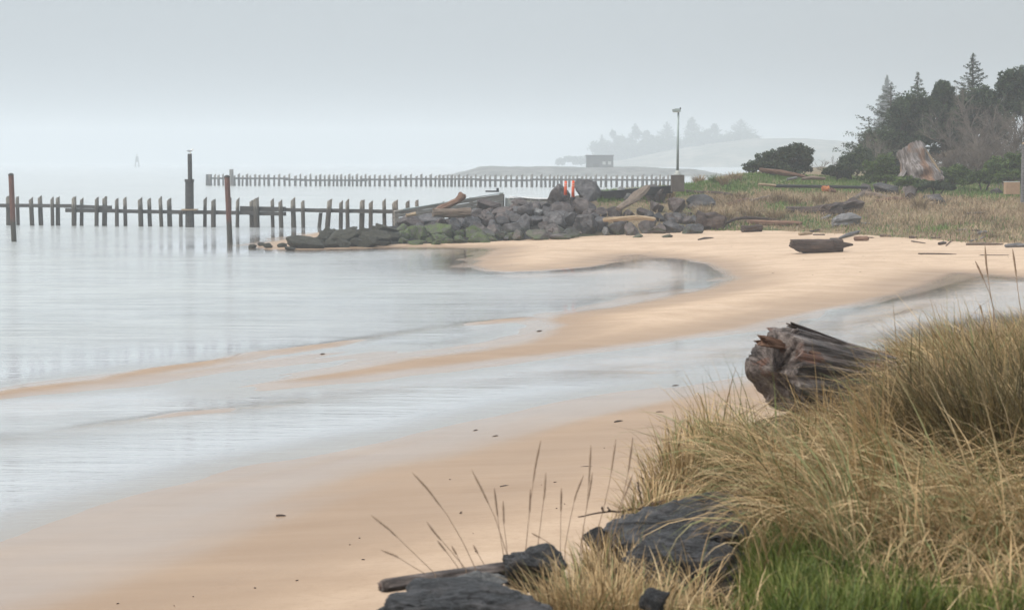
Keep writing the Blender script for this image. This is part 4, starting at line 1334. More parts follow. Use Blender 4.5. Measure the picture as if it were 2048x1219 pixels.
xm = vv[:, 0].max()
k = np.clip((vv[:, 0] - xm + .9) / .9, 0, 1)
vv[:, 0] += k * (-0.30 * vv[:, 2] + 0.5 * -vv[:, 1] * 0)         # slanting broken top
vv[:, 0] += k * .22 * fbm(vv * 2.5, 3, 4)
me.vertices.foreach_set('co', vv.ravel()); me.update()
obj('trunk', me, M_STUMP, st, o - np.array(st.location), rot)
for i, (a, b, w) in enumerate([((1860, 345), (1888, 358), 14), ((1812, 340), (1800, 358), 13), ((1835, 345), (1834, 364), 16), ((1850, 345), (1864, 366), 13)]):
    me, o, rot = log_mesh('root', [D(*a, ds - .3), D(*b, ds - .9)], [w / 2 * s_, w / 3 * s_], 14, 10, 60 + i, .2)
    obj('root', me, M_STUMP, st, o - np.array(st.location), rot)
# strip of loose pale wood standing along the stump's right edge
me, o, rot = log_mesh('splinter', [D(1880, 346, ds - .2), D(1845, 291, ds + .2)], [3 * s_, 3.5 * s_, 2 * s_], 8, 14, 66, .1)
obj('splinter', me, M_DRIFT_PALE, st, o - np.array(st.location), rot)

# tan box and post at the right edge
d_ = 128.0
b0 = D(2023, 388, d_)
bx = thing('tan_box', 'tan square wooden box standing in the grass near the right edge', 'box', b0)
for i in range(4):
    obj('board', MB().box((0, -.36, .10 + i * .19), (.43, .03, .092)).data('board'), M_BOXWOOD, bx)
obj('carcass', MB().box((0, 0.02, .37), (.42, .34, .38)).data('carcass'), M_BOXWOOD, bx)
obj('lid', MB().box((0, 0, .78), (.44, .38, .03)).data('lid'), M_CONC_LIGHT, bx)
b0 = D(2046, 388, 122)
gp = thing('grey_post', 'tall weathered grey post cut off by the right edge', 'post', b0)
obj('shaft', MB().tube([(0, 0, -.5), (0, 0, 1.5), (.02, 0, 3.05)], [.15, .145, .135], 10).data('shaft'), M_DRIFT_GREY, gp)
obj('top', MB().tube([(.02, 0, 3.05), (.02, 0, 3.16)], [.15, .08], 10).data('top'), M_DRIFT_PALE, gp)

# ------------------------------------------------------------------ foreground: stump log, boulders, plank, twigs
t = NT('stump_log_wood')
v = t.coord('Object', (0.9, 5, 5))
n1 = t.noise(v, 2.4, 9, 0.7, 0.6)
n2 = t.noise(t.coord('Object', (1.0, 2.2, 2.2)), 2.6, 5, 0.62, 0.3)
n3 = t.noise(t.coord('Object', (2, 14, 14)), 5, 5, 0.65)
c = t.ramp(n1, [(0.32, (.018, .012, .010)), (0.45, (.075, .055, .046)), (0.56, (.20, .16, .14)), (0.72, (.38, .33, .295))])
c = t.mix(t.ramp(n2, [(0.34, 0.85), (0.45, 0.0)]), c, t.ramp(n3, [(0.3, (.010, .008, .008)), (0.7, (.055, .045, .042))]))
c = t.mix(t.ramp(n2, [(0.57, 0.0), (0.64, 0.8)]), c, t.ramp(n3, [(0.3, (.075, .028, .015)), (0.7, (.24, .10, .055))]))
hh = t.math('ADD', n1, t.math('MULTIPLY', n3, 0.5))
M_STUMPLOG = t.done(c, t.ramp(n1, [(0.3, 0.35), (0.7, 0.75)]), t.bump(hh, 1.0, 0.035), 0.45)

dl_, dr_ = 14.2, 14.9
fl = D(1560, 760, dl_)
lg = thing('stump_log', 'large split weathered log jutting from the grassy bank over the sand', 'log', (fl[0], fl[1], fl[2] - .3))
sc_ = dl_ / FPX
split_log('trunk', D(1544, 742, dl_), D(1820, 788, dr_), 80 * sc_, 68 * sc_, 150, 130, 4, M_STUMPLOG, lg, 1.0, .70, .07, .05, .09, .30, .06)
split_log('split_slab', D(1556, 680, dl_ + .30), D(1785, 726, dr_ + .25), 42 * sc_, 22 * sc_, 110, 120, 9, M_STUMPLOG, lg, .78, .6, .10, .07, .08, .02, .10)
split_log('splinter', D(1584, 650, dl_ + .62), D(1758, 712, dr_ + .42), 7 * sc_, 6 * sc_, 30, 70, 14, M_DRIFT_DARK, lg, .8, .7, .2, .05, .2)
split_log('splinter', D(1616, 706, dl_ - .10), D(1742, 722, dr_ - .22), 9 * sc_, 6 * sc_, 30, 70, 17, M_DRIFT_RED, lg, .7, .7, .25, .06, .2)
split_log('splinter', D(1524, 680, dl_ - .06), D(1620, 704, dl_ + .10), 13 * sc_, 7 * sc_, 40, 60, 19, M_DRIFT_RED, lg, .8, .7, .25, .06, .25)

def fg_rock(label, cx, cy_, w, h, dist, mat, seed, deep=.8, planes=16, rot=(0, 0, 0), cuts=()):
    s = dist / FPX
    me = rock_mesh('boulder', seed, 6 if w > 120 else 5, planes, .07, True, 36, cuts)
    vv = np.empty(len(me.vertices) * 3, np.float32); me.vertices.foreach_get('co', vv); vv = vv.reshape(-1, 3).astype(float)
    q_ = vv * np.array([w, deep * w, h]) / w
    dn = vv / np.linalg.norm(vv, axis=1)[:, None]
    lay = q_ @ np.array([.25, .2, 1.0])
    vv = vv + dn * (-.16 * np.clip(ridged(q_ * 1.9, 3, seed) - .45, 0, 1) + .05 * fbm(q_ * 5, 4, seed + 3) + .035 * ridged(q_ * 11, 3, seed + 5) + .02 * np.sign(np.sin(lay * 9 + 5 * fbm(q_ * 1.5, 2, seed + 8))))[:, None]
    me.vertices.foreach_set('co', vv.astype(np.float32).ravel()); me.update()
    o = obj('boulder', me, mat, None, D(cx, cy_, dist + deep * w * s * .25), rot, (w * s / 2, deep * w * s / 2, h * s / 2))
    return tag(o, label, 'boulder', 'boulders in the foreground bank')
fg_rock('broad flat dark boulder with wet blue-grey top beside the green grass', 1372, 1066, 340, 136, 9.5, M_SLATE, 501, .85, 14, (.0, -.10, .1), ((0, -.55, 1, .42), (-.9, -.35, .15, .86), (-.1, -1, -.25, .72), (.9, -.3, .5, .8), (-.5, -.3, .9, .62)))
fg_rock('dark lower boulder under the broad flat boulder, edged by grass', 1392, 1142, 290, 130, 8.7, M_SLATE, 509, .6, 15, (0, .08, -.1), ((-.1, -.35, 1, .55), (-.8, -.5, .2, .8), (.15, -1, .05, .7), (.8, -.4, .45, .75)))
fg_rock('rounded dark boulder behind a tuft of grass above the dark plank', 1070, 1140, 130, 98, 8.35, M_SLATE, 503, .8)
fg_rock('large blurred boulder at the bottom edge under the plank', 925, 1226, 400, 128, 7.35, M_SLATE, 504, .6, 17, (0, .04, .2), ((-.35, -.3, 1, .62), (.35, -.3, 1, .66), (-1, -.4, .3, .85), (0, -1, .3, .8)))
fg_rock('pale grey lichen-spotted stone between plank and rounded boulder', 950, 1172, 140, 62, 7.9, M_PALE, 505, .7)
fg_rock('small shiny dark stone at the bottom edge below the broad boulder', 1308, 1204, 66, 56, 7.6, M_SLATE, 506, .8)
fg_rock('small dark stone buried in straw left of the broad flat boulder', 1192, 1078, 56, 52, 9.6, M_SLATE, 507, .8)
me, o, rot = log_mesh('dark_plank', [D(763, 1172, 8.1), D(880, 1154, 8.25), D(1030, 1134, 8.5)], [19 * 8.2 / FPX, 21 * 8.2 / FPX, 20 * 8.2 / FPX], 28, 40, 91, .14, .7, (.8, .9), .06, True)
tag(obj('dark_plank', me, M_STUMPLOG, None, o, rot), 'dark split driftwood plank lying behind the bottom boulders', 'plank')

def twig(label, chains, dist, mat=M_DRIFT_DARK, rr=.007):
    p0 = D(*chains[0][0], dist)
    root = thing('twig', label, 'twig', p0, 0, 'twigs on the bank')
    for i, ch in enumerate(chains):
        pts = resample([D(*q, dist) for q in ch], 14)
        pts[1:-1] += np.random.default_rng(i + 5).normal(0, .003, (12, 3))
        obj('stem' if i == 0 else 'side_shoot', MB().tube(pts - p0, np.linspace(rr * (1.2 if i == 0 else .8), rr * .45, 14), 8).data('stem'), mat, root)
twig('bare knobbly twig pointing left above the broad flat boulder', [[(1330, 1000), (1290, 1013), (1240, 1022), (1216, 1020), (1185, 1027), (1156, 1033)], [(1283, 1006), (1280, 985), (1275, 963)], [(1222, 1022), (1216, 1013)], [(1207, 1022), (1203, 1014)]], 10.3)
twig('short brown twig sticking up left at the edge of the dry grass', [[(1316, 982), (1306, 970), (1294, 960), (1278, 950)], [(1306, 971), (1322, 969)]], 11.0, M_DRIFT_RED, .006)
# ------------------------------------------------------------------ grass
def blades(n, root, phi, th0, curl, length, width, seg=5, tone=None, twist=None):
    """ribbons that start at root, lean th0 from upright towards phi and bow over by curl"""
    s = np.linspace(0, 1, seg + 1)
    th = th0[:, None] + curl[:, None] * s[None, :] ** 1.2
    step = (length / seg)[:, None]
    hx = np.concatenate([np.zeros((n, 1)), np.cumsum(np.sin(th[:, :-1]) * step, 1)], 1)
    hz = np.concatenate([np.zeros((n, 1)), np.cumsum(np.cos(th[:, :-1]) * step, 1)], 1)
    dirx, diry = np.cos(phi), np.sin(phi)
    c = np.stack([root[:, 0:1] + hx * dirx[:, None], root[:, 1:2] + hx * diry[:, None], root[:, 2:3] + hz], -1)
    tw = twist if twist is not None else rng.uniform(-.9, .9, n)
    side = np.stack([-diry * np.cos(tw) , dirx * np.cos(tw), np.sin(tw) * 0.6], -1)
    w = width[:, None] * np.interp(s, [0, .25, .7, 1], [.7, 1, .75, .12])[None, :] / 2
    a = c - side[:, None, :] * w[..., None]
    b = c + side[:, None, :] * w[..., None]
    v = np.stack([a, b], 2).reshape(-1, 3)
    base = (np.arange(n) * (seg + 1) * 2)[:, None]
    k = np.arange(seg)[None, :] * 2
    f = np.stack([base + k, base + k + 1, base + k + 3, base + k + 2], -1).reshape(-1, 4)
    tn = np.repeat(tone if tone is not None else rng.random(n), (seg + 1) * 2)
    return v, f, tn

M_STRAW = leaf_mat('straw_grass', [(0.0, (.10, .070, .032)), (0.22, (.26, .172, .080)), (0.55, (.50, .345, .175)), (0.8, (.66, .495, .29)), (0.86, (.15, .17, .065)), (1.0, (.26, .28, .12))], 0.6, 0.2)
M_OLIVE = leaf_mat('olive_tuft', [(0.0, (.035, .028, .012)), (0.4, (.11, .082, .034)), (0.75, (.30, .215, .10)), (1.0, (.10, .125, .045))], 0.6, 0.2)
M_GREEN = leaf_mat('green_grass', [(0.0, (.034, .046, .010)), (0.45, (.095, .135, .024)), (0.75, (.20, .235, .052)), (1.0, (.40, .33, .14))], 0.5, 0.3)
M_TSTRAW = leaf_mat('terrace_straw', [(0.0, (.13, .09, .05)), (0.4, (.30, .215, .13)), (0.8, (.46, .35, .225)), (1.0, (.20, .20, .09))], 0.7, 0.2)
M_TGREEN = leaf_mat('terrace_green', [(0.0, (.05, .085, .022)), (0.5, (.105, .18, .038)), (1.0, (.19, .25, .075))], 0.7, 0.2)

def stuff(name, parts, mat):
    v = np.concatenate([p[0] for p in parts])
    off, fs = 0, []
    for p in parts:
        fs.append(p[1] + off)
        off += len(p[0])
    tn = np.concatenate([p[2] for p in parts])
    return struct(obj(name, mesh_data(name, v, np.concatenate(fs), False, {'tone': tn}), mat), 'stuff')

def bank_roots(n, a0, a1, d0, d1, dens=None):
    a = rng.uniform(a0, a1, n)
    y = np.sqrt(rng.uniform(d0 ** 2, d1 ** 2, n))
    x = (a - 1024) / FPX * y
    return a, x, y

# dry dune grass in tufts, combed over to the left
def tufts(nt, per, a0, a1, d0, d1):
    a, x, y = bank_roots(nt, a0, a1, d0, d1)
    i = np.repeat(np.arange(nt), per)
    r_ = np.abs(rng.normal(0, .075, nt * per))
    q = rng.uniform(0, 6.283, nt * per)
    return a[i], x[i] + r_ * np.cos(q), y[i] + r_ * np.sin(q), i, x, y
a, x, y, ti, tx, ty = tufts(1900, 34, 1230, 2250, 8.0, 23)
E = np.interp(a, _eA, _eD)
left_edge = np.interp(y, [8.0, 8.6, 9.4, 10.2, 11.2, 13, 15, 23], [1640, 1600, 1550, 1490, 1390, 1430, 1570, 1700])
t_gap = fbm2(tx * 1.5, ty * 1.1, 3, 93)
ok = (y < E + 0.25) & (a > left_edge) & (t_gap[ti] > -.17)
logzone = (a > 1470) & (a < 1800) & (y > 12.7) & (y < 15.2)
ok &= ~logzone
ok &= ~((a > 1380) & (a < 1610) & (y > 11.2))
ok &= ~((a > 1500) & (a < 1680) & (y < 9.2))
a, x, y, ti = a[ok], x[ok], y[ok], ti[ok]
n = len(x)
nt = len(tx)
h = bank_h(x, y)
t_phi = math.pi + .25 + rng.normal(0, .75, nt) + .5 * fbm2(tx * 0.8, ty * 0.6, 2, 95)
t_len = rng.uniform(.55, 1.25, nt) * (1 + .3 * fbm2(tx * 1.1, ty * .8, 2, 96))
t_lean = rng.uniform(.1, .95, nt)
t_tone = np.clip(.52 + .3 * fbm2(tx * .9, ty * .7, 2, 97) + rng.normal(0, .16, nt), .05, .84)
short_ = (1 - .5 * smooth(1440, 1520, a) * (1 - smooth(1740, 1860, a)) * smooth(10.2, 11.5, y)) * (1 - .3 * smooth(13, 17, y))
L = rng.uniform(.30, .85, n) * t_len[ti] * short_
tone = np.clip(t_tone[ti] + rng.normal(0, .17, n), 0, .84)
grn = rng.random(n) < np.clip(.06 + .35 * smooth(.1, .5, fbm2(tx * .7, ty * .7, 2, 99))[ti] + .25 * (y < 9.6), 0, .5)
tone[grn] = rng.uniform(.86, 1, grn.sum())
pA = blades(n, np.stack([x, y, h - .02], 1), t_phi[ti] + rng.normal(0, .42, n), t_lean[ti] + rng.normal(0, .22, n), rng.uniform(.3, 2.1, n), L, rng.uniform(.004, .0105, n), 6, tone)
# flattened dead thatch below
a, x, y = bank_roots(17000, 1300, 2250, 8.3, 22)
ok = (y < np.interp(a, _eA, _eD) + .1) & (a > np.interp(y, [8.0, 9.4, 10.2, 11.2, 13, 15, 23], [1660, 1560, 1490, 1365, 1420, 1570, 1720])) & ~((a > 1490) & (a < 1780) & (y > 12.9) & (y < 15.0))
x, y = x[ok], y[ok]
n = len(x)
pT = blades(n, np.stack([x, y, bank_h(x, y) + rng.uniform(0, .10, n)], 1), rng.uniform(0, 6.283, n), rng.uniform(1.0, 1.6, n), rng.uniform(-.2, .5, n), rng.uniform(.15, .5, n), rng.uniform(.004, .009, n), 3, np.clip(rng.normal(.18, .15, n), 0, .84))
struct(stuff('flattened_thatch', [pT], M_STRAW), 'stuff')
stuff('dry_dune_grass', [pA], M_STRAW)

# darker upright tussocks on the right
parts = []
for (ta, ty, cnt_, ln, rad) in [(2020, 10.2, 1900, .85, .42), (1920, 10.6, 900, .62, .38), (2090, 11.8, 900, .72, .4), (2040, 16.5, 700, .5, .5), (1970, 18.0, 500, .42, .5), (2060, 19.4, 500, .5, .5), (1900, 17.4, 400, .36, .5)]:
    r_ = rad * np.sqrt(rng.random(cnt_))
    q = rng.uniform(0, 2 * math.pi, cnt_)
    x = (ta - 1024) / FPX * ty + r_ * np.cos(q)
    y = ty + r_ * np.sin(q)
    h = bank_h(x, y)
    phi = np.where(rng.random(cnt_) < .6, q, math.pi) + rng.normal(0, .5, cnt_)
    parts.append(blades(cnt_, np.stack([x, y, h - .02], 1), phi, rng.uniform(.02, .35, cnt_) + .4 * r_ / rad, rng.uniform(.1, 1.1, cnt_), ln * rng.uniform(.55, 1.1, cnt_), rng.uniform(.004, .008, cnt_), 5, np.clip(rng.normal(.45, .25, cnt_), 0, 1)))
stuff('tall_olive_grass', parts, M_OLIVE)

# bent pale blades hanging over the near edge of the thatch
cnt_ = 1500
a, x, y = bank_roots(cnt_, 1500, 2250, 8.2, 9.8)
h = bank_h(x, y)
pB = blades(cnt_, np.stack([x, y, h], 1), rng.choice([math.pi * 1.15, -.5, -1.6], cnt_, p=[.5, .2, .3]) + rng.normal(0, .4, cnt_), rng.uniform(.1, .6, cnt_), rng.uniform(1.0, 2.3, cnt_), rng.uniform(.4, .75, cnt_), rng.uniform(.005, .009, cnt_), 7, np.clip(rng.normal(.65, .2, cnt_), 0, 1))
# tufts between the foreground rocks
for (ta, ty, c2, ln, rad) in [(1215, 8.1, 420, .30, .22), (1150, 8.0, 260, .28, .16), (1270, 7.9, 260, .26, .2), (1195, 9.6, 500, .22, .22), (1310, 10.3, 600, .26, .3), (1105, 8.2, 160, .24, .12), (1370, 10.9, 800, .34, .35), (1400, 11.6, 500, .33, .3), (1240, 8.8, 300, .25, .2)]:
    r_ = rad * np.sqrt(rng.random(c2))
    q = rng.uniform(0, 2 * math.pi, c2)
    x = (ta - 1024) / FPX * ty + r_ * np.cos(q)
    y = ty + r_ * np.sin(q)
    parts_ = blades(c2, np.stack([x, y, bank_h(x, y)], 1), q + rng.normal(0, .6, c2), rng.uniform(.05, .6, c2), rng.uniform(.3, 1.6, c2), ln * rng.uniform(.5, 1.2, c2), rng.uniform(.004, .007, c2), 5, np.clip(rng.normal(.55, .25, c2), 0, 1))
    pB = (np.concatenate([pB[0], parts_[0]]), np.concatenate([pB[1], parts_[1] + len(pB[0])]), np.concatenate([pB[2], parts_[2]])) if parts_[1].shape[1] == pB[1].shape[1] else pB
c2 = 5200
a_, x, y = bank_roots(c2, 1330, 2250, 7.0, 8.6)
ok = fbm2(x * 1.6, y * 1.8, 3, 119) > -.05
x, y = x[ok], y[ok]
c2 = len(x)
pC = blades(c2, np.stack([x, y, bank_h(x, y)], 1), rng.uniform(0, 6.283, c2), rng.uniform(.2, 1.0, c2), rng.uniform(.4, 1.8, c2), rng.uniform(.12, .42, c2), rng.uniform(.003, .007, c2), 5, np.clip(rng.normal(.5, .25, c2), 0, 1))
stuff('hanging_straw', [pB, pC] if pC[1].shape[1] == pB[1].shape[1] else [pB], M_STRAW)

# short green grass at the bottom right
a, x, y = bank_roots(30000, 1280, 2250, 7.0, 9.3)
edge = np.interp(a, [1280, 1400, 1500, 1640, 2250], [7.75, 7.95, 9.2, 9.25, 8.5])
ok = (y < edge + .25 * fbm2(x * 3, y * 3, 3, 7)) & (fbm2(x * 2.2, y * 2.6, 3, 19) > -.22 + .3 * smooth(1700, 1850, a)) & ~((a < 1530) & (a > 1200) & (y > 8.05) & (y < 9.6) & (a < 1480))
x, y = x[ok], y[ok]
n = len(x)
pG = blades(n, np.stack([x, y, bank_h(x, y) - .01], 1), rng.uniform(0, 6.28, n), rng.uniform(.0, .5, n), rng.uniform(.1, 1.2, n), rng.uniform(.04, .21, n), rng.uniform(.003, .008, n), 4, np.clip(.48 + .35 * fbm2(x * 3, y * 3, 2, 17) + rng.normal(0, .24, n), 0, 1))
stuff('short_green_grass', [pG], M_GREEN)

# grass on the terrace
def terrace_roots(n, a0, a1, t0, t1):
    a = rng.uniform(a0, a1, n)
    F, C = np.interp(a, _aA, _Ff), np.interp(a, _aA, _Cd)
    tt = rng.uniform(t0, t1, n)
    y = F + C * tt
    x = (a - 1024) / FPX * y
    return a, tt, x, y
def terrace_z(x, y):
    return _lookup(_cm, x, y)
a, tt, x, y = terrace_roots(90000, 1195, 2330, -.03, 1.15)
g = fbm2(x * .22, y * .12, 3, 201) + .8 * (smooth(.45, .75, tt) - .5) + .25 * smooth(1500, 1700, a) * smooth(.5, .8, tt) - .5 * smooth(1980, 2100, a)
pat = fbm2(x * .5, y * .35, 3, 203)
strawy = (g < 0.0 + rng.normal(0, .12, len(a)))
bare = (a < 1390) & (tt < .75)
ok = strawy & ~(bare & (rng.random(len(a)) < .93)) & (pat > -.45) & (rng.random(len(a)) < smooth(-.06, .10, tt) * .9 + .1)
xs, ys, ts_ = x[ok], y[ok], tt[ok]
n = len(xs)
L = rng.uniform(.22, .62, n) * (.55 + .45 * smooth(0, .25, ts_)) * (1 + .6 * np.clip(pat[ok], 0, 1))
pS = blades(n, np.stack([xs, ys, terrace_z(xs, ys) - .03], 1), rng.uniform(0, 6.28, n), rng.uniform(.1, .9, n), rng.uniform(.3, 1.5, n), L, rng.uniform(.02, .045, n), 3, np.clip(.45 + .7 * fbm2(xs * .5, ys * .35, 3, 205) + rng.normal(0, .18, n), 0, 1))
stuff('terrace_dry_grass', [pS], M_TSTRAW)
ok = ~strawy & ~(bare & (rng.random(len(a)) < .9))
ok |= (rng.random(len(a)) < .10) & (tt < .35) & (a > 1600)
xs, ys = x[ok], y[ok]
n = len(xs)
pS = blades(n, np.stack([xs, ys, terrace_z(xs, ys) - .03], 1), rng.uniform(0, 6.28, n), rng.uniform(.0, .6, n), rng.uniform(.2, 1.2, n), rng.uniform(.14, .38, n), rng.uniform(.03, .06, n), 3, np.clip(.5 + .3 * fbm2(xs * .4, ys * .4, 3, 207) + rng.normal(0, .15, n), 0, 1))
stuff('terrace_green_grass', [pS], M_TGREEN)

# tussocks along the terrace crest and before the trees
for i, (px, py, w, hgt_, mt, lab) in enumerate([
    (1398, 361, 20, 17, M_TSTRAW, 'brown tussock on the crest just right of the lamp footing'), (1428, 360, 17, 17, M_TGREEN, 'greenish tussock on the crest, second right of the lamp footing'),
    (1447, 363, 16, 20, M_TSTRAW, 'dark straw tussock on the crest, third right of the lamp footing'), (1468, 354, 30, 16, M_TSTRAW, 'pale straw tussock on the crest left of the round bush'),
    (1482, 392, 18, 16, M_TSTRAW, 'straw tussock on the green turf above the reddish log'), (1560, 396, 30, 22, M_TSTRAW, 'wide straw tussock above the thick dark log'),
    (1588, 402, 22, 22, M_TSTRAW, 'tall straw tussock above the left end of the thick dark log'), (1640, 400, 24, 24, M_TSTRAW, 'straw tussock left of the root wad'),
    (1840, 408, 24, 26, M_TSTRAW, 'brown straw tussock below the giant stump'), (1408, 428, 34, 26, M_TSTRAW, 'straw hanging over the eroded root mass'),
    (1450, 432, 30, 26, M_TSTRAW, 'straw hanging over the right of the eroded root mass'), (1500, 425, 40, 26, M_TSTRAW, 'broad heap of straw above the long brown log'),
    (1550, 430, 36, 24, M_TSTRAW, 'straw heap above the right end of the long brown log'), (1337, 388, 20, 22, M_TSTRAW, 'straw tussock on the sand slope below the lamp footing'),
    (1262, 388, 12, 20, M_TSTRAW, 'thin straw tuft left of the slanting driftwood slab')]):
    p = hit(px, py + hgt_ * .4)
    s = p[1] / FPX
    c2 = 260
    r_ = w / 2 * s * np.sqrt(rng.random(c2))
    q = rng.uniform(0, 6.28, c2)
    x, y = r_ * np.cos(q), r_ * np.sin(q)
    z0 = terrace_z(p[0] + x, p[1] + y) - p[2]
    v, f, tn = blades(c2, np.stack([x, y, z0 - .03], 1), q + rng.normal(0, .5, c2), rng.uniform(0, .5, c2), rng.uniform(.3, 1.9, c2), hgt_ * s * rng.uniform(.7, 1.5, c2), rng.uniform(.02, .045, c2), 4, rng.random(c2))
    tag(obj('grass_tussock', mesh_data('grass_tussock', v, f, False, {'tone': tn}), mt, None, p), lab, 'grass', 'tussocks on the terrace')

# ------------------------------------------------------------------ seed stalks, one by one
M_STALK = wood_mat('dry_stalk', (.20, .13, .085), (.33, .23, .155), (.44, .32, .23), (4, 4, 4), 4, .8, .3, .004)
def stalk(label, pts, dist, seeds=True, rr=.0032):
    P3 = resample([D(*q, dist) for q in pts], 16)
    b = P3[-1].copy()
    gz = float(bank_h(b[0], b[1])[0])
    if gz < b[2]:
        P3 = np.concatenate([P3, [[b[0] + (b[0] - P3[-3][0]) * .6, b[1], min(gz, b[2] - .02)]]])
    root = thing('seed_stalk', label, 'grass stalk', P3[-1], 0, 'dry seed stalks')
    k = len(P3)
    Q = P3[::-1] - P3[-1]
    obj('stem', MB().tube(Q, np.linspace(rr, rr * .5, k), 6).data('stem'), M_STALK, root)
    if seeds:
        top = resample(Q[int(k * .62):], 10)
        obj('seed_head', MB().tube(top, np.array([.6, 1.5, 2.0, 1.7, 2.1, 1.9, 2.2, 1.7, 1.2, .4]) * rr, 7).data('seed_head'), M_STALK, root)
Z3 = lambda X_, Y_: (700 + .3223 * X_, 860 + .3223 * Y_)
stalks = [
 ([(130, 525), (240, 610), (400, 765), (530, 890)], 'leftmost tall stalk, arching far left over the dark plank'), ([(190, 740), (280, 775), (400, 850), (470, 890)], 'faint low stalk below the leftmost arching stalk'),
 ([(385, 260), (480, 360), (600, 520), (700, 690), (780, 860)], 'long stalk bowing left from above the plank middle'), ([(475, 565), (530, 640), (620, 740), (720, 860)], 'shorter stalk under the long left-bowing stalk'),
 ([(540, 680), (620, 780), (680, 865)], 'thin stalk left of the shorter bowed stalk base'), ([(630, 715), (665, 775), (705, 860)], 'short seed-tipped stalk just above the plank'),
 ([(755, 245), (820, 370), (900, 540), (985, 800)], 'tall stalk leaning left beside the rounded dark boulder'), ([(895, 355), (910, 480), (930, 640), (960, 810)], 'stalk with dark tip crossing the tall left-leaning one'),
 ([(950, 435), (955, 580), (970, 700), (980, 800)], 'thin upright stalk just left of the rounded dark boulder'), ([(765, 710), (800, 775), (840, 845)], 'short dark-tipped stalk at the plank right half'),
 ([(1185, 60), (1150, 220), (1120, 450), (1090, 740)], 'tallest upright stalk above the rounded dark boulder'), ([(1120, 360), (1115, 500), (1090, 745)], 'stalk close left of the tallest upright one'),
 ([(1215, 260), (1208, 380), (1190, 520), (1165, 720)], 'dark stalk right of the tallest upright one'), ([(1312, 355), (1308, 560), (1305, 740)], 'straight thin stalk mid-way to the bare twig'),
 ([(1450, 275), (1400, 400), (1365, 560), (1335, 720)], 'stalk leaning right below the bare twig tip'), ([(1495, 90), (1485, 280), (1470, 470), (1430, 720)], 'tall stalk passing left of the bare twig'),
 ([(1505, 260), (1480, 420), (1455, 560), (1440, 690)], 'stalk doubled behind the tall one at the twig'), ([(1650, 55), (1615, 300), (1580, 460), (1545, 590)], 'tall stalk crossing the bare twig middle'),
 ([(1755, 40), (1730, 240), (1690, 430), (1620, 600)], 'rightmost of the tall stalks, crossing the twig'), ([(1755, 270), (1700, 420), (1640, 640)], 'slanting stalk below the rightmost tall one'),
 ([(1125, 635), (1200, 675), (1270, 720)], 'short stalk slanting over the rounded dark boulder')]
for i, (pts, lab) in enumerate(stalks):
    stalk(lab, [Z3(*q) for q in pts], 8.15 + .9 * (i / 20), True, .0021)
Z5 = lambda X_, Y_: (1700 + .2297 * X_, 480 + .2297 * Y_)
for pts, lab in [([(1175, 45), (1185, 200), (1215, 420), (1240, 560), (1270, 740)], 'tall dark seed stalk rising highest from the right-hand grass'), ([(1090, 180), (1150, 310), (1215, 460), (1250, 600)], 'dark stalk leaning left beside the highest right-hand stalk'),
                 ([(1415, 75), (1440, 250), (1470, 500), (1500, 680)], 'thin seed stalk near the right edge against the wet sand'), ([(1130, 560), (1155, 650), (1180, 760)], 'short dark seed head low in the right-hand grass')]:
    stalk(lab, [Z5(*q) for q in pts], 17.2, True, .0042)

# ------------------------------------------------------------------ trees and bushes
M_SPRUCE = leaf_mat('spruce_needles', [(0, (.025, .038, .022)), (.5, (.058, .080, .046)), (1, (.11, .13, .078))], .7, .15)
M_PINE = leaf_mat('pine_needles', [(0, (.016, .028, .014)), (.5, (.042, .066, .030)), (1, (.09, .125, .052))], .7, .15)
M_GORSE = leaf_mat('gorse_leaves', [(0, (.028, .045, .014)), (.5, (.070, .11, .028)), (1, (.14, .20, .048))], .7, .2)
M_BUSH = leaf_mat('bush_leaves', [(0, (.014, .024, .012)), (.5, (.034, .052, .024)), (1, (.070, .094, .040))], .6, .15)
M_DRYLEAF = leaf_mat('brown_leaves', [(0, (.06, .045, .03)), (.5, (.13, .10, .07)), (1, (.20, .16, .11))], .8, .2)
M_BARK = wood_mat('bark', (.03, .025, .02), (.07, .058, .048), (.13, .11, .09), (4, 4, .6), 2, .9, .6, .03)
M_BAREBARK = wood_mat('pale_bare_bark', (.085, .070, .058), (.15, .125, .105), (.25, .215, .185), (4, 4, .6), 2, .85, .4, .02)

def leaf_quads(c, size, tone, flat=0.0, r=rng):
    n = len(c)
    a = r.normal(size=(n, 3))
    a /= np.linalg.norm(a, axis=1)[:, None]
    b = r.normal(size=(n, 3))
    b -= a * (a * b).sum(1)[:, None]
    b /= np.linalg.norm(b, axis=1)[:, None]
    if flat:
        a[:, 2] *= 1 - flat
        b[:, 2] *= 1 - flat
    s = size[:, None]
    v = np.stack([c - a * s, c + b * s * .45, c + a * s, c - b * s * .45], 1).reshape(-1, 3)
    f = np.arange(n * 4).reshape(-1, 4)
    return v, f, np.repeat(tone, 4)

def finish_tree(root, crown, trunk_mb, leafmat, barkmat, crown_name='crown', trunk_name='trunk'):
    v, f, tn = crown
    obj(crown_name, mesh_data(crown_name, v, f, False, {'tone': tn}), leafmat, root)
    obj(trunk_name, trunk_mb.data(trunk_name), barkmat, root)

def base_pt(px, dist):
    x = (px - 1024) / FPX * dist
    return np.array([x, dist, float(mound_h(x, dist)[0])])

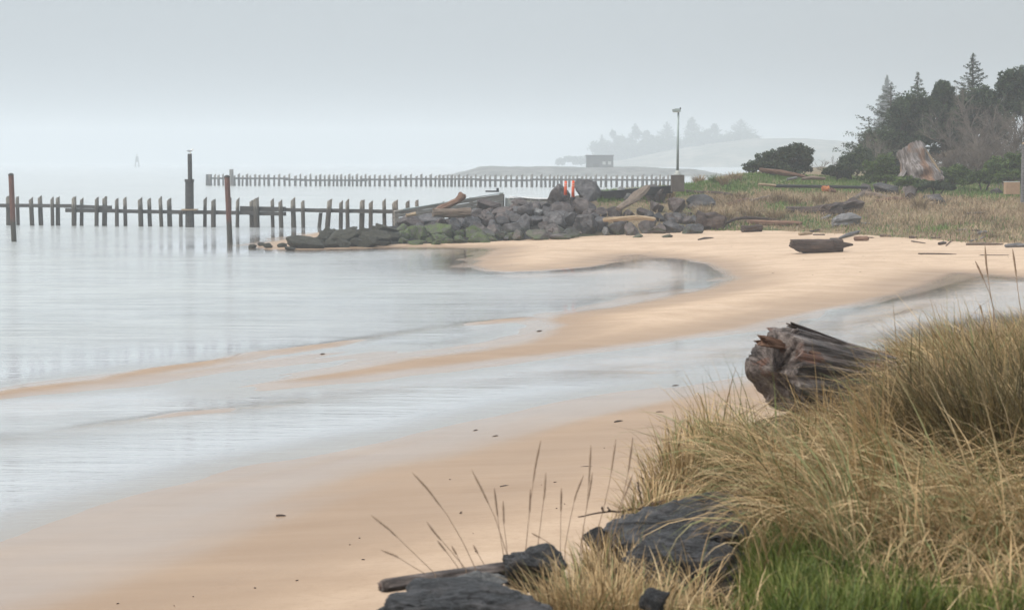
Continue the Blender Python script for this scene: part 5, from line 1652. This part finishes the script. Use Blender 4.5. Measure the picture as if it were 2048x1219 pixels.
def spruce(px, top, dist, wpx, label, group, seed, dens=1.0, wisp=0.0, name='spruce_tree', zbase=None, bare=.12, mat=None):
    r = np.random.default_rng(seed)
    b = base_pt(px, dist) if zbase is None else np.array([(px - 1024) / FPX * dist, dist, zbase])
    Ht = D(px, top, dist)[2] - b[2]
    Wd = wpx * dist / FPX / 2
    root = thing(name, label, 'tree', b, 0, group)
    tm = MB().tube([(0, 0, -.3), (.02, 0, Ht * .5), (0, 0, Ht * .99)], [Ht * .022, Ht * .013, .02], 7)
    C, S, T = [], [], []
    nb = int(105 * dens * max(.6, Ht / 9))
    for i in range(nb):
        u = bare + (1 - bare) * (i + r.uniform(0, 1)) / nb
        z = Ht * u
        L = Wd * min(1, (1 - u) * 1.5) ** .9 * r.uniform(.45, 1.3) + .04 + .08 * (1 - u)
        if r.random() < .12 * wisp:
            L *= 1.5
        q = i * 2.4 + r.normal(0, .3)
        up = .35 * (u - .35) + r.normal(0, .06)
        tb = np.linspace(0, 1, 7)
        pts = np.stack([np.cos(q) * L * tb, np.sin(q) * L * tb, z + L * (up * tb - .28 * tb ** 1.5 + .28 * tb ** 4)], 1)
        tm.tube(pts, np.linspace(.03, .006, 7) * (Ht / 9), 3, cap=False)
        m_ = int((30 + 46 * L) * (1 - .45 * u) * dens * (1 - .55 * wisp))
        k = np.sqrt(r.uniform(.05, 1.05, m_))
        cen = np.stack([np.interp(k, tb, pts[:, j]) for j in range(3)], 1)
        cen += r.normal(0, 1, (m_, 3)) * np.array([.11, .11, .06]) * (1.2 - .5 * k)[:, None] * max(.6, L * .6)
        cen[:, 2] -= np.abs(r.normal(0, .08, m_))
        C.append(cen)
        S.append(r.uniform(.07, .17, m_) * (1 - .5 * u ** 3) * (1.0 if Ht < 14 else 3.0))
        T.append(np.clip(.35 + .3 * r.normal(0, .5) + r.normal(0, .2, m_), 0, 1))
    finish_tree(root, leaf_quads(np.concatenate(C), np.concatenate(S), np.concatenate(T), .3, r), tm, mat or M_SPRUCE, M_BARK)
    return root

def lobed(px, dist, lobes, label, group, seed, name, cat, mat, n=5200, size=(.08, .20), trunk=True, bark=None, zoff=0.0, zbase=None):
    """crown made of many clumps; lobes are (px, py, rx_px, ry_px) of foliage masses"""
    r = np.random.default_rng(seed)
    b = base_pt(px, dist) if zbase is None else np.array([(px - 1024) / FPX * dist, dist, zbase])
    s = dist / FPX
    root = thing(name, label, cat, b, 0, group)
    tm = MB()
    C, S, T = [], [], []
    area = sum(l[2] * l[3] for l in lobes)
    for (lx, ly, rx, ry) in lobes:
        c0 = D(lx, ly, dist) - b
        c0[1] += r.uniform(-.6, .6) * rx * s
        R3 = np.array([rx * s, rx * s * .8, ry * s])
        if trunk:
            mid = c0 * np.array([.45, .45, .5]) + r.normal(0, .1, 3)
            tm.tube([(0, 0, -.3), mid, c0], [.06 + .012 * len(lobes), .07, .03], 6)
        nc = 34
        dirs = r.normal(size=(nc, 3))
        dirs /= np.linalg.norm(dirs, axis=1)[:, None]
        dirs[:, 2] = np.where(dirs[:, 2] < -.35, -dirs[:, 2], dirs[:, 2])
        cl = dirs * r.uniform(.35, 1.0, nc)[:, None] ** .6
        per = int(n * (rx * ry / area) / nc)
        for k in range(nc):
            pc = c0 + cl[k] * R3
            if trunk:
                tm.tube([c0 * .8, (c0 + pc) / 2, pc], [.025, .018, .008], 3, cap=False)
            rad = r.uniform(.22, .42) * R3
            g = r.normal(size=(per, 3))
            g /= np.linalg.norm(g, axis=1)[:, None]
            g *= r.uniform(.3, 1.1, per)[:, None] ** .5
            C.append(pc + g * rad)
            S.append(r.uniform(size[0], size[1], per))
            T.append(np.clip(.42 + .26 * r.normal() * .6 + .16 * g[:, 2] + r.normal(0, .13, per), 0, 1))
    if not trunk:
        tm.tube([(0, 0, -.2), (0, 0, .5)], [.08, .04], 6)
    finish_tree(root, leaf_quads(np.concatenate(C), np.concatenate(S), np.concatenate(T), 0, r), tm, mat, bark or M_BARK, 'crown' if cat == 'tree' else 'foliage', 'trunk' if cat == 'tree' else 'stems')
    return root

def bare_shrub(px, dist, stems, label, group, seed, name='bare_shrub', mat=None, twigs=1.0, zbase=None, thick=1.0):
    """leafless branching shrub; stems are pixel end points"""
    r = np.random.default_rng(seed)
    b = base_pt(px, dist)
    root = thing(name, label, 'shrub', b, 0, group)
    s = dist / FPX
    tm, tw = MB(), MB()
    def grow(p, d, L, rad, lev, mb):
        n = 5
        pts = [p]
        for i in range(n):
            d = d + r.normal(0, .14, 3)
            d[2] += .05
            d /= np.linalg.norm(d)
            pts.append(pts[-1] + d * L / n)
        pts = np.array(pts)
        mb.tube(pts, np.linspace(rad, rad * .45, n + 1), 3 if lev else 5, cap=False)
        if lev < 3:
            for i in range(int((7 if lev == 0 else 4) * twigs + r.random())):
                k = r.uniform(.3, 1)
                q = pts[int(k * n)]
                dd = d + r.normal(0, .55, 3)
                dd[2] = abs(dd[2]) * .8 + .1
                dd /= np.linalg.norm(dd)
                grow(q, dd, L * r.uniform(.35, .6), rad * .45, lev + 1, tw)
    for (ex, ey, bx_) in stems:
        p0 = np.array([(bx_ - px) * s, r.uniform(-.6, .6), -.2])
        e = D(ex, ey, dist) - b
        e[1] = r.uniform(-1.5, 1.5)
        d = e - p0
        L = np.linalg.norm(d)
        grow(p0, d / L, L * .8, (.035 + .008 * L) * thick, 0, tm)
    obj('stems', tm.data('stems'), mat or M_BAREBARK, root)
    obj('twigs', tw.data('twigs'), mat or M_BAREBARK, root)
    return root

TR = 'trees behind the terrace'
lobed(1560, 156, [(1588, 318, 36, 27), (1545, 328, 34, 22), (1515, 338, 28, 15), (1600, 336, 26, 18), (1565, 342, 44, 14)], 'round dense dark green bush standing alone at the end of the terrace', None, 11, 'round_bush', 'bush', M_BUSH, 16000, (.07, .16), True)
spruce(1778, 163, 182, 175, 'wispy grey-green spruce sloping down at the left end of the wood', TR, 21, 1.0, .55)
spruce(1735, 232, 184, 120, 'low wispy spruce at the far left foot of the wood', TR, 28, .8, .5)
spruce(1831, 143, 180, 95, 'slender pointed spruce left of the tallest spruce', TR, 22, 1.0, .2)
spruce(1940, 106, 178, 135, 'tallest spruce with a narrow spire above the wood', TR, 23, 1.25, .1)
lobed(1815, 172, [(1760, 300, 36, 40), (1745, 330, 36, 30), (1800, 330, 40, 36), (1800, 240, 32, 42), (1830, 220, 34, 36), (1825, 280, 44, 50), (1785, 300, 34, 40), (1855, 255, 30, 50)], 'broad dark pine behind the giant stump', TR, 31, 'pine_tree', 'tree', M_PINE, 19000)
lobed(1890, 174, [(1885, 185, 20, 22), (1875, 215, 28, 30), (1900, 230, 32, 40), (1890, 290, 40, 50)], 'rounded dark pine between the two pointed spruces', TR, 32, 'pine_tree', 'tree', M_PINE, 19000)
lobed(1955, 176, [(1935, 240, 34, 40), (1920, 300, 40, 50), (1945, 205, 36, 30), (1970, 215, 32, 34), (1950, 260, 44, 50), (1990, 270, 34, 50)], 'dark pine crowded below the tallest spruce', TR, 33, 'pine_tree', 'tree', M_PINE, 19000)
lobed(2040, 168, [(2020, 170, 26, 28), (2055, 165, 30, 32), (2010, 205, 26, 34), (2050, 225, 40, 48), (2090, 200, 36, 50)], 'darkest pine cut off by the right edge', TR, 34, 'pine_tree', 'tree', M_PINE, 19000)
spruce(1770, 150, 540, 60, 'faint pale tree top in the haze behind the wood', TR, 29, 1.0, .2, zbase=4.0)
for i, (px, st_, lab) in enumerate([
    (2020, [(1925, 200, 2010), (1960, 215, 2020), (1990, 225, 2025)], 'bare pale-stemmed alder leaning left under the right-hand pine'),
    (1985, [(1870, 250, 1985), (1905, 262, 1975), (1930, 275, 1980)], 'bare shrub with long pale branches arching left of the giant bush'),
    (2045, [(2040, 230, 2045), (2065, 240, 2050), (2010, 245, 2040)], 'brown leafless thicket at the right edge'),
    (1950, [(1950, 260, 1950), (1985, 265, 1955), (1920, 300, 1945)], 'brown leafless thicket in the middle of the bare shrubs'),
    (1905, [(1890, 300, 1905), (1920, 300, 1908), (1870, 315, 1900)], 'low leafless shrub right of the giant stump'),
    (2000, [(1985, 280, 2000), (2015, 270, 2004), (2030, 290, 2010)], 'twiggy brown shrub above the right-hand gorse')]):
    bare_shrub(px, 158 - i * 1.0, st_, lab, 'leafless shrubs', 41 + i, twigs=1.75, thick=1.15)
bare_shrub(1660, 160, [(1640, 325, 1655), (1665, 315, 1660), (1685, 322, 1665), (1650, 318, 1658)], 'grey leafless shrub between the round bush and the spruces', 'leafless shrubs', 51, twigs=1.2, thick=.6)
bare_shrub(1740, 163, [(1730, 262, 1740), (1755, 255, 1745), (1715, 285, 1735), (1775, 270, 1750)], 'brownish twiggy tree in front of the wispy spruce', 'leafless shrubs', 52, twigs=1.2, thick=.7)
GO = 'low bushes before the trees'
for i, (px, lb, dist_, mt, lab) in enumerate([
    (1762, [(1745, 345, 24, 22), (1775, 340, 28, 26), (1760, 358, 40, 16)], 149, M_GORSE, 'bright green gorse bush just left of the giant stump'),
    (1705, [(1700, 335, 28, 24), (1725, 325, 26, 30), (1690, 350, 26, 14)], 158, M_PINE, 'dark green shrub at the left foot of the wood'),
    (1672, [(1665, 345, 18, 12), (1685, 342, 18, 14)], 157, M_BUSH, 'small dull green shrub right of the round bush'),
    (1820, [(1812, 366, 22, 12), (1840, 370, 20, 10)], 142, M_GORSE, 'small gorse bush under the giant stump'),
    (1905, [(1890, 355, 24, 18), (1920, 352, 26, 20), (1905, 366, 36, 14)], 147, M_GORSE, 'gorse bush just right of the giant stump'),
    (1965, [(1960, 360, 24, 16), (1985, 350, 26, 22)], 145, M_GORSE, 'gorse bush left of the tan box'),
    (2015, [(2000, 338, 30, 24), (2030, 335, 28, 28), (2015, 358, 40, 20), (2060, 340, 30, 30)], 143, M_GORSE, 'largest gorse bush behind the tan box at the right'),
    (1935, [(1930, 318, 40, 22), (1965, 310, 36, 26), (1890, 325, 30, 20)], 166, M_DRYLEAF, 'brown undergrowth behind the gorse bushes'),
    (1870, [(1865, 372, 22, 9), (1890, 375, 18, 8)], 140, M_BUSH, 'low dark ground shrub at the right foot of the giant stump')]):
    lobed(px, dist_, lb, lab, GO, 61 + i, 'gorse_bush' if mt is M_GORSE else 'low_shrub', 'bush', mt, 7000, (.06, .14), True)

# far trees on the dune, faded by the haze
FT = 'far trees in the haze'
names = ['leftmost', 'second', 'third', 'fourth', 'fifth', 'sixth', 'seventh', 'eighth', 'ninth', 'rightmost']
for i, (px, top, w) in enumerate([(1203, 268, 30), (1232, 262, 36), (1262, 252, 44), (1298, 262, 40), (1333, 242, 54), (1380, 238, 50), (1408, 262, 40), (1434, 250, 50), (1480, 237, 70), (1512, 272, 36)]):   # far wood

    lab = '%s of the hazy far trees on the dune, counted from left' % names[i]
    base_py = float(np.interp(px, [1190, 1260, 1340, 1420, 1520], [332, 326, 320, 310, 302]))
    zb = float(D(px, base_py + 10, 1600)[2])
    if i in (0, 4, 8):
        spruce(px, top, 1600, w * 1.3, lab, FT, 80 + i, .8, .6, 'far_tree', zbase=zb, bare=.05, mat=M_PINE)
    else:
        rr_ = random.Random(i)
        lb = [(px + rr_.uniform(-.25, .25) * w, top + (base_py - top) * k, w * s_, (base_py - top) * .17) for k, s_ in ((.14, .18), (.3, .34), (.5, .48), (.7, .6), (.88, .7))]
        lobed(px, 1600, lb, lab, FT, 80 + i, 'far_tree', 'tree', M_PINE, 3600, (.5, 1.2), True, zbase=zb)
for px_, lab in ((1245, 'left'), (1345, 'middle'), (1440, 'right')):
    by_ = float(np.interp(px_, [1190, 1340, 1520], [332, 320, 302]))
    lobed(px_, 1580, [(px_ + k, by_ - 22 + 5 * math.sin(k * 1.7), 22, 20) for k in (-45, -28, -10, 8, 26, 44)], 'hazy undergrowth filling the %s of the far wood' % lab, FT, 95 + px_, 'far_thicket', 'bush', M_PINE, 7000, (.6, 1.3), False, zbase=float(D(px_, by_ + 8, 1580)[2]))
lobed(1142, 1400, [(1122, 326, 10, 9), (1140, 322, 16, 10), (1160, 325, 18, 11)], 'faint low shrub mass left of the far shed', None, 99, 'far_shrub', 'bush', M_PINE, 2500, (.5, 1.1), False, zbase=0.5)

# every stone that still shares its words with others is told apart by its place in their row
dup = {}
for o_ in scene.objects:
    if o_.parent is None and o_.get('label') and o_.name.split('.')[0] in RIPNAMES:
        dup.setdefault(o_['label'], []).append(o_)
ORD = ['', 'second', 'third', 'fourth', 'fifth', 'sixth', 'seventh', 'eighth', 'ninth', 'tenth']
for lab, os_ in dup.items():
    if len(os_) > 1:
        os_.sort(key=lambda q: pix(q.location)[0])
        for i, q in enumerate(os_):
            q['label'] = lab + (', leftmost' if i == 0 else ', %s from left' % ORD[min(i, 9)])
